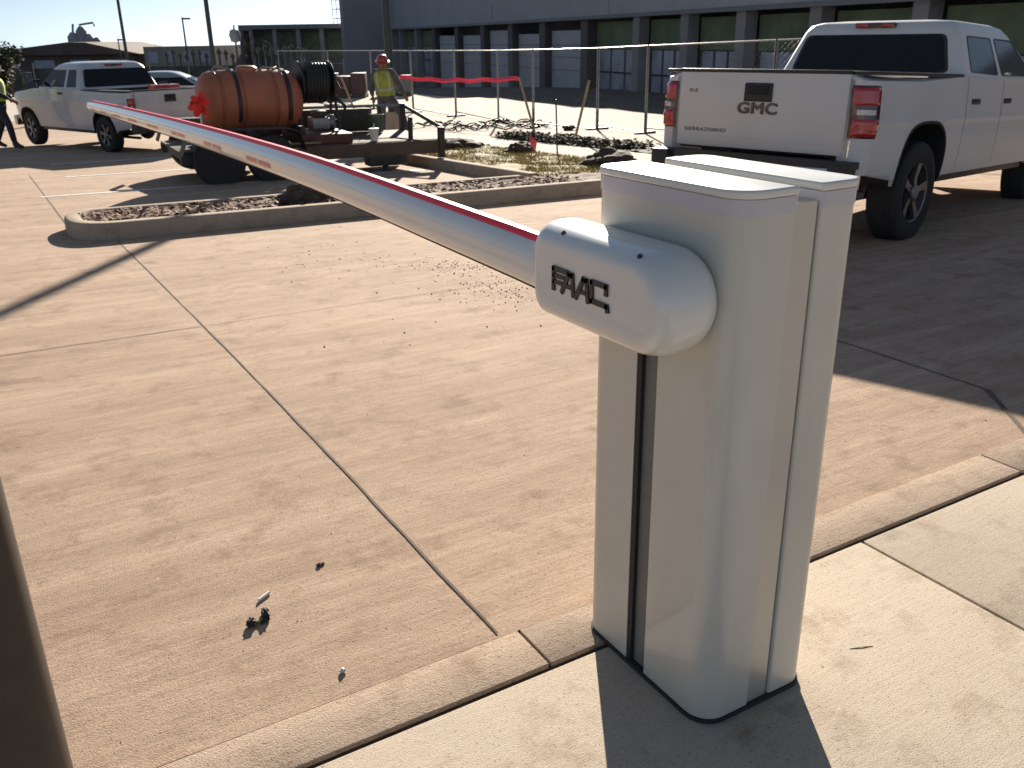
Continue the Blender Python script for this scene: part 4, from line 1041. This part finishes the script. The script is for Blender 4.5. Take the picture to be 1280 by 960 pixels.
# ------------------------------------------------------------------ light poles, stakes, fence, tape
def light_pole(x, y, H_, w_, label, arm_az=0, group='light poles around the site'):
    e_ = empty('light_pole', (x, y, gz(x, y)), R(arm_az)); tag(e_, label, 'light pole', group)
    mb = MB(); mb.lathe([(w_ * .62, -.1), (w_ * .60, .3), (w_ * .45, H_), (0, H_)], n=16); mb.build('pole', M_pole, e_)
    mb = MB(); mb.lathe([(.24, -.1), (.24, .55), (.22, .58), (0, .58)], n=24); mb.build('concrete_base', M_kerb, e_)
    mb = MB(); mb.box(-.04, .75, -.04, .04, H_ - .12, H_ - .04, .01); mb.box(.7, 1.35, -.17, .17, H_ - .13, H_ - .02, .03); mb.build('lamp_head', M_pole, e_)
light_pole(8.7, 20.4, 9, .16, 'tall dark light pole standing right behind the worker in the red hard hat', 90)
light_pole(9.44, 63.9, 10, .17, 'tall dark light pole rising behind the cab of the older white pickup', 0)
light_pole(10.6, 45.9, 10, .19, 'tall dark light pole rising just left of the orange tank', 0)
def small_pole(px, lat, F, top_z, r, label, group):
    x, y = hf(F, lat); e_ = empty('utility_pole', (x, y, gz(x, y))); tag(e_, label, 'utility pole', group)
    mb = MB(); H_ = top_z - gz(x, y); mb.lathe([(r, 0), (r * .6, H_), (0, H_)], n=10); mb.build('pole', M_pole, e_)
    mb = MB(); mb.box(-.05, .55, -.09, .09, H_ - .16, H_ - .04, .02); mb.build('lamp_head', M_pole, e_)
small_pole(0, -23.5, 70, 3.2, .09, 'thin distant pole between the two tall dark light poles', 'distant poles')
small_pole(0, -60.0, 100, 2.4, .09, 'short distant pole at the far left skyline', 'distant poles')
small_pole(0, -34.5, 85, 1.9, .08, 'short distant pole by the bare tree above the older pickup', 'distant poles')
small_pole(0, -20.7, 75, 2.4, .06, 'thin distant pole beside the pole with the round sign', 'distant poles')
small_pole(0, -56.5, 100, 2.6, .08, 'second thin distant pole from the left skyline', 'distant poles')
x, y = hf(60, -17.0); sg = empty('sign_post', (x, y, gz(x, y))); tag(sg, 'distant post with a round pale beacon above the trailer tank', 'beacon post')
mb = MB(); H_ = 1.96 - gz(x, y); mb.lathe([(.06, 0), (.05, H_ + .5), (0, H_ + .5)], n=10); mb.build('post', M_pole, sg)
mb = MB(); mb.lathe([(0, -.45), (.28, -.35), (.36, 0), (.28, .3), (0, .4)], (0, 0, H_ - .1), n=16); mb.build('beacon', M_tanks, sg)
# temporary fence
FP = [(11.2, 37.5), (11.9, 33.6), (12.45, 30.8), (12.79, 28.2), (13.2, 25.9), (13.36, 23.5), (12.75, 20.6), (13.66, 19.0), (13.6, 17.0), (14.1, 13.6), (14.6, 10.6)]
for i, ((x0, y0), (x1, y1)) in enumerate(zip(FP, FP[1:])):
    L_ = math.hypot(x1 - x0, y1 - y0); a = math.atan2(y1 - y0, x1 - x0)
    e_ = empty('fence_panel', (x0, y0, gz(x0, y0)), a)
    ords = ['farthest', 'second farthest', 'third farthest', 'fourth farthest', 'fifth farthest', 'sixth farthest', 'fourth nearest', 'third nearest', 'second nearest', 'nearest']
    tag(e_, 'wire mesh construction fence panel before the grey building, %s of the row' % ords[i], 'fence panel', 'temporary fence panels')
    dz = gz(x1, y1) - gz(x0, y0); Hh = 1.93
    def zz(u_): return dz * u_ / L_
    mb = MB(); mb.tube([(.03, 0, .02), (.03, 0, Hh), (L_ - .03, 0, Hh + dz), (L_ - .03, 0, .02 + dz), (.03, 0, .02 + .12)], .018, 8); mb.build('frame', M_steel, e_)
    mb = MB(); sp_ = .13; n = int((L_ + Hh) / sp_)
    for k in range(n):
        for sgn in (1, -1):
            u0 = k * sp_ - (Hh if sgn > 0 else 0); z0, z1 = (0.1, Hh) if sgn > 0 else (Hh, .1)
            ua, ub = u0, u0 + Hh
            ta = max(0, (0.04 - ua) / (ub - ua)); tb_ = min(1, (L_ - .04 - ua) / (ub - ua))
            if tb_ <= ta: continue
            A_ = (ua + (ub - ua) * ta, 0, z0 + (z1 - z0) * ta); B_ = (ua + (ub - ua) * tb_, 0, z0 + (z1 - z0) * tb_)
            mb.tube([(A_[0], 0, A_[2] + zz(A_[0])), (B_[0], 0, B_[2] + zz(B_[0]))], .0015, 3, False)
    mb.build('mesh', M_steel, e_)
    mb = MB(); mb.box(-.05, .05, -.32, .32, 0, .05, .01); mb.tube([(0, 0, .04), (0, 0, .5)], .026, 8); mb.build('foot', M_blackm, e_)
def stake(x0, y0, x1y1, H_, w_, m, label, name='wood_stake', group=None):
    dx, dy = x1y1; mb = MB(); z = gz(x0, y0)
    mb.tube([(0, 0, -.05), (dx, dy, H_)], w_, 4); o = mb.build(name, m, smooth=20, loc=(x0, y0, z)); tag(o, label, 'stake', group); return o
stake(11.07, 17.73, (-.28, .30), 1.30, .03, M_stake, 'leaning grey stake that holds the end of the pink barrier tape', group='stakes in the planting bed')
stake(11.27, 16.52, (.30, -.10), 1.22, .035, M_stake, 'leaning pale wooden stake at the right in the planting bed', group='stakes in the planting bed')
stake(8.56, 13.05, (-.02, .02), .96, .016, M_blackm, 'thin black upright stake beside the pink marker flag', name='steel_stake')
stake(10.28, 26.7, (-.35, .3), 1.25, .03, M_stake, 'leaning stake between the hose reel and the worker in the red hard hat')
# pink tape between stake and worker side
mb = MB(); pr = None; A_ = Vector((10.78, 18.05, gz(11.07, 17.73) + 1.29)); B_ = Vector((8.9, 20.9, .68)); rngs = []
for tw_, (dy0, wv_) in enumerate(((0, .03), (-.05, .022))):
    pr = None
    for i in range(40):
        t = i / 39; c = A_.lerp(B_, t) + Vector((0, 0, -.06 * math.sin(t * PI) + dy0 + .012 * math.sin(t * 31))); a = .9 * math.sin(t * 14 + tw_)
        n_ = Vector((.3 * math.sin(a), .3 * math.sin(a), math.cos(a))) * wv_
        v = (mb.bm.verts.new(c + n_), mb.bm.verts.new(c - n_))
        if pr: mb.face((pr[0], pr[1], v[1], v[0]))
        pr = v
tag(mb.build('barrier_tape', M_pink), 'pink barrier tape stretched from the leaning stake towards the worker', 'barrier tape')
pf = empty('marker_flag', (7.99, 12.96, gz(7.99, 12.96) + .1)); tag(pf, 'small pink marker flag standing in the grass', 'marker flag')
mb = MB(); mb.tube([(0, 0, 0), (0, 0, .32)], .004, 6); mb.build('wire', M_blackm, pf)
mb = MB()
for k in range(3):
    a = k * 1.1 - .6; pr = None
    for i in range(5):
        t = i / 4; c = Vector((.09 * t * math.cos(a), .05 * math.sin(t * 4), .28 - .15 * t + .03 * k)); v = (mb.bm.verts.new(c + V(0, 0, .05)), mb.bm.verts.new(c - V(.02, 0, .06)))
        if pr: mb.face((pr[0], pr[1], v[1], v[0]))
        pr = v
mb.build('flag', M_pinkf, pf)
# loose hoses and rods on the paving
for (cx, cyy, n, lab) in ((11.0, 22.8, 5, 'tangle of dark hose on the paving right of the worker'), (12.0, 20.9, 4, 'smaller tangle of dark hose on the paving near the fence feet')):
    mb = MB(); pts = []; x, y, a = cx, cyy, 0.
    for i in range(n * 26):
        a += random.gauss(.12, .42); x += .17 * math.cos(a) + (cx - x) * .05; y += .17 * math.sin(a) + (cyy - y) * .05
        pts.append((x, y, gz(x, y) + .03 + .05 * (1 + math.sin(i * 1.3))))
    mb.tube(pts, .018, 6)
    tag(mb.build('hose_tangle', M_blackm), lab, 'hoses')
mb = MB(); crumple(0, 0, .16, .1, .12, 31); tag(mb.build('rubble_lump', M_soil, loc=(13.0, 19.3, gz(13, 19.3))), 'dark lump of rubble on the paving behind the leaning stakes', 'rubble')
# red and black striped barricade leg at the right truck's rear
bk = empty('safety_post', (12.9, 15.3, gz(12.9, 15.3))); tag(bk, 'red safety post leaning by the left tail light of the near pickup', 'safety post')
mb = MB(); mb.tube([(0, 0, .35), (.22, .1, 1.15)], .06, 10); mb.build('post', M_flagr, bk)
mb = MB(); mb.tube([(-.08, 0, 0), (0, 0, .36)], .025, 8); mb.build('leg', M_blackm, bk)

# ------------------------------------------------------------------ grey building under construction
ox, oy = 35.4, 82.3; dx_, dy_ = -.189, -.982; nx_, ny_ = -.982, .189
MBld = Matrix(((dx_, nx_, 0, ox), (dy_, ny_, 0, oy), (0, 0, 1, 0), (0, 0, 0, 1)))
bl = empty('commercial_building'); bl.matrix_world = Matrix.Identity(4); tag(bl, 'long dark grey building with columns, roll-up doors and green panels behind the fence', 'building')
def B(mb, name, m, **k):
    for v in mb.bm.verts: v.co = MBld @ v.co
    return mb.build(name, m, bl, **k)
ZG = -3.4; SO = 2.40
def bb(name, m, u0, u1, n0, n1, z0, z1, bev=0): mb = MB(); mb.box(u0, u1, n0, n1, z0, z1, bev); return B(mb, name, m)
bb('upper_wall', M_bgrey, 0, 26, -14, 0, SO, 8.0); bb('upper_wall', M_bgrey, 26, 41, -14, -.01, SO, 5.4); bb('upper_wall', M_bgrey, 41, 56, -14, 0, SO, 4.1); bb('upper_wall', M_bgrey, 56, 92, -14, -.01, SO, 3.5)
for u in (13, 30, 47, 62, 78):
    bb('wall_joint', M_bcol, u - .06, u + .06, -.01, .006, SO + .02, SO + .95)
bb('soffit_trim', M_fascia, -.05, 92, -.02, .06, SO - .16, SO - .003)
bb('tower', M_bgrey2, -1.4, 0, -14, 4.3, ZG, 9.2)
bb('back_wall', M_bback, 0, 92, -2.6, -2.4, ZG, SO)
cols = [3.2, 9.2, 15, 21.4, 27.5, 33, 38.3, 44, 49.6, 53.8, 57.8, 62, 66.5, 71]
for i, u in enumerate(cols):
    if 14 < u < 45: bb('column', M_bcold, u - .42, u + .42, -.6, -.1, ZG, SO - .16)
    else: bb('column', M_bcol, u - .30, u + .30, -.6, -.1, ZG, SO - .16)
for u0, u1 in zip(cols, cols[1:]):
    c0, c1 = u0 + .45, u1 - .45
    if 14 < u0 < 43:
        d = bb('roll_up_door', M_bdoor, c0 + .15, c1 - .25, -.55, -.45, ZG, 1.75 + random.uniform(-.15, .15))
        for zz_ in (-.2, .45, 1.05): bb('door_seam', M_bcol, c0 + .16, c1 - .26, -.45, -.44, zz_ - .03, zz_ + .03).parent = d
    else:
        bb('green_panel', M_bgreen, c0, c1, -.7, -.6, .9, SO - .3)
        wf = bb('window', M_bwin, c0 + .1, c1 - .1, -.68, -.64, -1.2, .86)
        mb_ = MB()
        for k in range(4):
            uu = c0 + .1 + (c1 - c0 - .2) * k / 3; mb_.box(uu - .05, uu + .05, -.64, -.60, -1.2, .86)
            mb_.box(c0 + .1, c1 - .1, -.62, -.59, -.2, -.12)
        q = B(mb_, 'window_frame', M_bcold); q.parent = wf
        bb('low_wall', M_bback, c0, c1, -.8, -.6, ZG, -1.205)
# far wing with a flat roof, facing the camera
def wing(u, n): return MBld @ Vector((u, n, 0))
wx, wy = hf(92, -25.3); vx, vy = hf(92, -13.2)
wb_ = empty('low_wing', (wx, wy, 0), math.atan2(vy - wy, vx - wx)); tag(wb_, 'low flat-roofed wing with dark green panels left of the grey building', 'building'); WL = math.hypot(vx - wx, vy - wy)
def WB(name, m, a, b, c, d, e, f): mb = MB(); mb.box(a, b, c, d, e, f); return mb.build(name, m, wb_)
WB('roof_fascia', M_fascia, -.3, WL, -.3, 10, 2.55, 2.95); WB('wall', M_bback, 0, WL, 1.5, 9.5, -3.8, 2.55); WB('side_wall', M_bcold, -.3, .1, -.2, 9, -3.8, 2.55)
for k in range(6): WB('column', M_bcol, .6 + k * 2.25, .95 + k * 2.25, 0, .4, -3.8, 2.55); WB('green_panel', M_bgreen, 1.1 + k * 2.25, 2.6 + k * 2.25, 1.35, 1.45, -.1, 2.2)
# scaffold at the tower corner
scf = empty('scaffold', (0, 0, 0)); tag(scf, 'steel scaffold standing on the low wing beside the tower', 'scaffold')
sx, sy = hf(89, -15.6); scf.location = (sx, sy, 2.95)
for i in range(2):
    for j in range(2):
        mb = MB(); mb.tube([(i * 1.1, j * 1.1, 0), (i * 1.1, j * 1.1, 5.5)], .035, 8); mb.build('upright', M_steel, scf)
mb = MB()
for k in range(7):
    z = .4 + k * .8
    for a, b in (((0, 0), (1.1, 0)), ((1.1, 0), (1.1, 1.1)), ((0, 0), (0, 1.1)), ((0, 1.1), (1.1, 1.1))): mb.tube([(*a, z), (*b, z)], .028, 6)
mb.build('braces', M_steel, scf)

# ------------------------------------------------------------------ distant left side
def far_box(name, F, l0, l1, z1, depth, m, label, cat, roof=None, win=None):
    x0, y0 = hf(F, l0); x1, y1 = hf(F, l1); L_ = math.hypot(x1 - x0, y1 - y0); zg = gz(x0, y0)
    e_ = empty(name, (x0, y0, 0), math.atan2(y1 - y0, x1 - x0)); tag(e_, label, cat)
    mb = MB(); mb.box(0, L_, 0, depth, zg - 1, z1); mb.build('wall', m, e_)
    if roof:
        mb = MB(); pts = [(-1, z1 + .01)] + [(t * L_, z1 + h_) for t, h_ in roof] + [(L_ + 1, z1 + .01)]; mb.prism(pts, -.8, depth + .8, axis='y'); mb.build('roof', M_brown, e_)
    if win:
        for k in range(win):
            mb = MB(); c = L_ * (k + .5) / win; mb.box(c - L_ * .28 / win, c + L_ * .28 / win, -.04, .02, z1 - 1.5, z1 - .5); mb.build('window', M_bwin, e_)
    return e_
far_box('brown_barn', 100, -62, -39.2, .45, 14, M_brown, 'long brown building with a low gabled roof at the far left', 'building', roof=[(.18, .45), (.42, .55), (.72, 1.25), (.80, 1.2), (.93, .55)], win=6)
far_box('flat_building', 95, -36.2, -29.2, 1.15, 10, M_beige, 'flat beige building far behind the two light poles', 'building', win=4)
far_box('flat_building', 112, -33.5, -27.0, .2, 8, M_brown, 'low brown building right of the flat beige one on the skyline', 'building', win=3)
far_box('flat_building', 105, -30, -20.0, .4, 8, M_beige, 'pale low building on the skyline just left of the low wing', 'building', win=4)
x0, y0 = hf(112, -50.6); ind = empty('industrial_plant', (x0, y0, -3), R(-30)); tag(ind, 'grey tank tower with chutes rising above the brown building', 'silo tower')
for k, (a, b, r_, h_) in enumerate(((0, 0, .65, 5.3), (.95, .2, .62, 5.9), (1.8, 0, .55, 5.1), (2.5, .4, .5, 4.7))):
    mb = MB(); mb.lathe([(r_, 0), (r_, h_), (r_ * .4, h_ + .5), (0, h_ + .5)], (a, b, 0), n=16); mb.build('silo', M_tanks, ind)
mb = MB(); mb.tube([(.9, .2, 5.7), (.9, .2, 6.6), (2.5, .2, 6.8), (2.6, .2, 6.4)], .13, 6); mb.tube([(0, 0, 5.6), (.2, 0, 6.7)], .12, 6); mb.build('chute', M_tanks, ind)
# row of dark steel posts behind the trailer
for i in range(19):
    F = 52; l = -18.6 + i * .36 + (1.1 if i > 10 else 0); x, y = hf(F, l); z = gz(x, y); tp = 1.05 + .12 * math.sin(i * 1.7) + (.15 if i > 10 else 0)
    mb = MB(); mb.box(-.055, .055, -.055, .055, 0, tp - z, .01); mb.box(-.11, .11, -.11, .11, tp - z - .28, tp - z - .1, .02)
    o = mb.build('steel_post', M_pole, loc=(x, y, z)); tag(o, 'dark steel post with a collar in the row behind the tank trailer', 'post', 'steel posts in a row')
# low dark fence behind the trucks
x0, y0 = hf(50, -27); x1, y1 = hf(50, -8.6); L_ = math.hypot(x1 - x0, y1 - y0)
df = empty('screen_fence', (x0, y0, gz(x0, y0)), math.atan2(y1 - y0, x1 - x0)); tag(df, 'dark screened fence running behind the older pickup and the tank', 'fence')
mb = MB(); mb.box(0, L_, -.02, .02, .05, 1.35); mb.build('screen', mat('screen_dark', (.06, .06, .058), .9, var=.4, scale=1.2), df)
for k in range(10):
    mb = MB(); mb.tube([(L_ * k / 9, -.06, 0), (L_ * k / 9, -.06, 1.6)], .035, 8); mb.build('post', M_steel, df)
# stacks of material in front of the far fence
for k, (F, l, w_, h_, lab, mm) in enumerate(((44, -14.6, 2.4, .8, 'brown pallet stack behind the tank trailer', M_brown), (40, -6.9, 1.8, 1.0, 'pallet of maroon boxes seen between hose reel and worker', M_tmaroon), (41, -4.9, 1.5, .85, 'grey pallet of blocks behind the worker in the red hard hat', M_beige), (43, -24, 1.6, 1.1, 'dark crate stack behind the front of the older pickup', M_tsteel))):
    x, y = hf(F, l); e_ = empty('pallet_stack', (x, y, gz(x, y)), R(-30)); tag(e_, lab, 'pallet')
    mb = MB(); mb.box(-w_ / 2, w_ / 2, -.5, .5, 0, .14); mb.build('pallet', M_wood, e_)
    for q in range(3):
        mb = MB(); mb.box(-w_ / 2 + q * w_ / 3 + .02, -w_ / 2 + (q + 1) * w_ / 3 - .02, -.48, .48, .145, h_ - .12 * (q % 2), .03); mb.build('load', mm, e_)
# silver car
cx_, cy2 = hf(31.5, -10.9); car = empty('parked_car', (cx_ - .2, cy2, gz(cx_, cy2)), R(-20)); tag(car, 'silver car parked behind the older white pickup', 'car')
mb = MB(); secs = []
for x, zb_, zt, ww in ((-2.2, .45, .75, .70), (-2.05, .28, .92, .83), (-1.2, .22, .98, .89), (0, .22, .97, .90), (1.3, .22, .90, .88), (2.0, .28, .74, .80), (2.2, .42, .62, .66)):
    secs.append([(x, -ww, zb_ + .1), (x, -ww * .9, zb_), (x, ww * .9, zb_), (x, ww, zb_ + .1), (x, ww, zt - .14), (x, ww * .93, zt), (x, -ww * .93, zt), (x, -ww, zt - .14)])
mb.loft(secs); mb.build('body', M_silver, car)
mb = MB(); rg_ = []
for z, x0_, x1_, ww in ((.94, -1.75, 1.05, .82), (1.25, -1.3, .45, .70), (1.38, -1.0, .15, .62), (1.42, -.75, -.1, .4)): rg_.append([(a, b, z) for a, b in rrect(x0_, x1_, -ww, ww, (.2, .25, .25, .2), 4)])
mb.loft(rg_); gh = mb.build('cabin', M_silver, car)
for sgn in (-1, 1):
    mb = MB(); mb.face([mb.bm.verts.new(q) for q in ((-1.45, sgn * .81, .98), (.75, sgn * .81, .98), (.35, sgn * .715, 1.24), (-1.15, sgn * .715, 1.24))]); mb.build('side_window', M_glass, car)
for sgn, xa, xb in ((-1, -1.74, -1.33), (1, 1.02, .47)):
    mb = MB(); mb.face([mb.bm.verts.new(q) for q in ((xa - .03 * -sgn, -.66, .98), (xa - .03 * -sgn, .66, .98), (xb - .03 * -sgn, .55, 1.23), (xb - .03 * -sgn, -.55, 1.23))]); mb.build('windscreen' if sgn > 0 else 'rear_window', M_glass, car)
for x in (-1.35, 1.4):
    for sgn in (-1, 1): mb = MB(); mb.lathe([(.2, sgn * .78), (.3, sgn * .80), (.32, sgn * .82), (.32, sgn * .90), (.28, sgn * .92), (.2, sgn * .90), (0, sgn * .88)], (x, 0, .32), 'y', 24); mb.build('wheel', M_tyre, car)
# trees: tapered trunk, limbs and leaf faces
def tree(name, x, y, H_, spread, label, leaves, seed, depth=5, trunk_r=.12, lm=M_leaf, ls=.12, cat='tree'):
    rnd = random.Random(seed); e_ = empty(name, (x, y, gz(x, y))); tag(e_, label, cat)
    mb = MB(); tips = []
    def br(p, d, l, r, k):
        q = p + d * l; mid = (p + q) / 2 + Vector((rnd.uniform(-1, 1), rnd.uniform(-1, 1), 0)) * l * .06
        mb.tube([p, mid, q], [r, r * .85, r * .65], 6 if k > 2 else 4); tips.append(q)
        if k == 0: return
        for i in range(rnd.choice((2, 3, 3))):
            nd = (d + Vector((rnd.uniform(-1, 1), rnd.uniform(-1, 1), rnd.uniform(-.25, .6))) * spread).normalized(); br(q if rnd.random() < .7 else mid, nd, l * rnd.uniform(.6, .85), r * .62, k - 1)
    br(Vector((0, 0, -.1)), Vector((0, 0, 1)), H_ * .3, trunk_r, depth)
    mb.build('trunk', M_bark, e_)
    if leaves:
        mb = MB()
        for i in range(leaves):
            t = rnd.choice(tips[2:]); c = t + Vector((rnd.gauss(0, .22), rnd.gauss(0, .22), rnd.gauss(0, .2))) * H_ * .28
            if c.z < H_ * .12: c.z = H_ * rnd.uniform(.12, .4)
            a = rnd.random() * 6.3; s_ = ls * rnd.uniform(.6, 1.3); d = Vector((math.cos(a), math.sin(a), rnd.uniform(-.7, .7))) * s_; f = Vector((-math.sin(a), math.cos(a), rnd.uniform(-.7, .7))) * s_ * .6
            mb.face([mb.bm.verts.new(c + q) for q in (d, f, -d, -f)])
        mb.build('crown', lm, e_, smooth=0)
x, y = hf(38, -20.9); tree('evergreen_shrub', x, y, 2.2, .7, 'dark leafy shrub at the far left edge behind the walking worker', 5000, 3, 4, .08, ls=.07, cat='shrub')
x, y = hf(46, -24.2); tree('evergreen_shrub', x, y, 2.9, .8, 'dark leafy shrub at the left edge in front of the brown building', 5000, 8, 4, .08, ls=.08, cat='shrub')
for i, (F, l, H_, lab) in enumerate(((105, -41.5, 6.2, 'bare twiggy tree on the skyline above the older pickup'), (108, -38.6, 5.4, 'bare twiggy tree between the pickup pole and the beige building'), (90, -60.5, 5.8, 'bare twiggy tree at the far left skyline'), (85, -19.8, 5.2, 'bare twiggy tree on the skyline above the tank'), (84, -22.6, 4.9, 'bare twiggy tree on the skyline left of the tank'))):
    x, y = hf(F, l); tree('bare_tree', x, y, H_, .75, lab, 0, 20 + i, 6, .11)
# far-off tree line closing the horizon
mb = MB()
for i in range(9000):
    l = random.uniform(-330, 420); F = 230 + 12 * math.sin(l * .03) + random.gauss(0, 5); x, y = hf(F, l); hh = 3.6 + 1.6 * noise.noise(Vector((l * .05, 0, 2))) + 1.0 * noise.noise(Vector((l * .22, 0, 7)))
    z = gz(x, y) + random.random() ** .8 * hh; a = random.random() * 6.3; s_ = random.uniform(.4, 1.1)
    d = Vector((math.cos(a), math.sin(a), random.uniform(-.5, .5))) * s_; f = Vector((-math.sin(a), math.cos(a), random.uniform(-.5, .5))) * s_ * .7; c = Vector((x, y, z))
    mb.face([mb.bm.verts.new(c + q) for q in (d, f, -d, -f)])
tag(mb.build('tree_line', mat('far_trees', (.12, .11, .095), .9, var=.3, scale=.3), smooth=0), 'far-off line of trees along the horizon', 'tree line', kind='stuff')
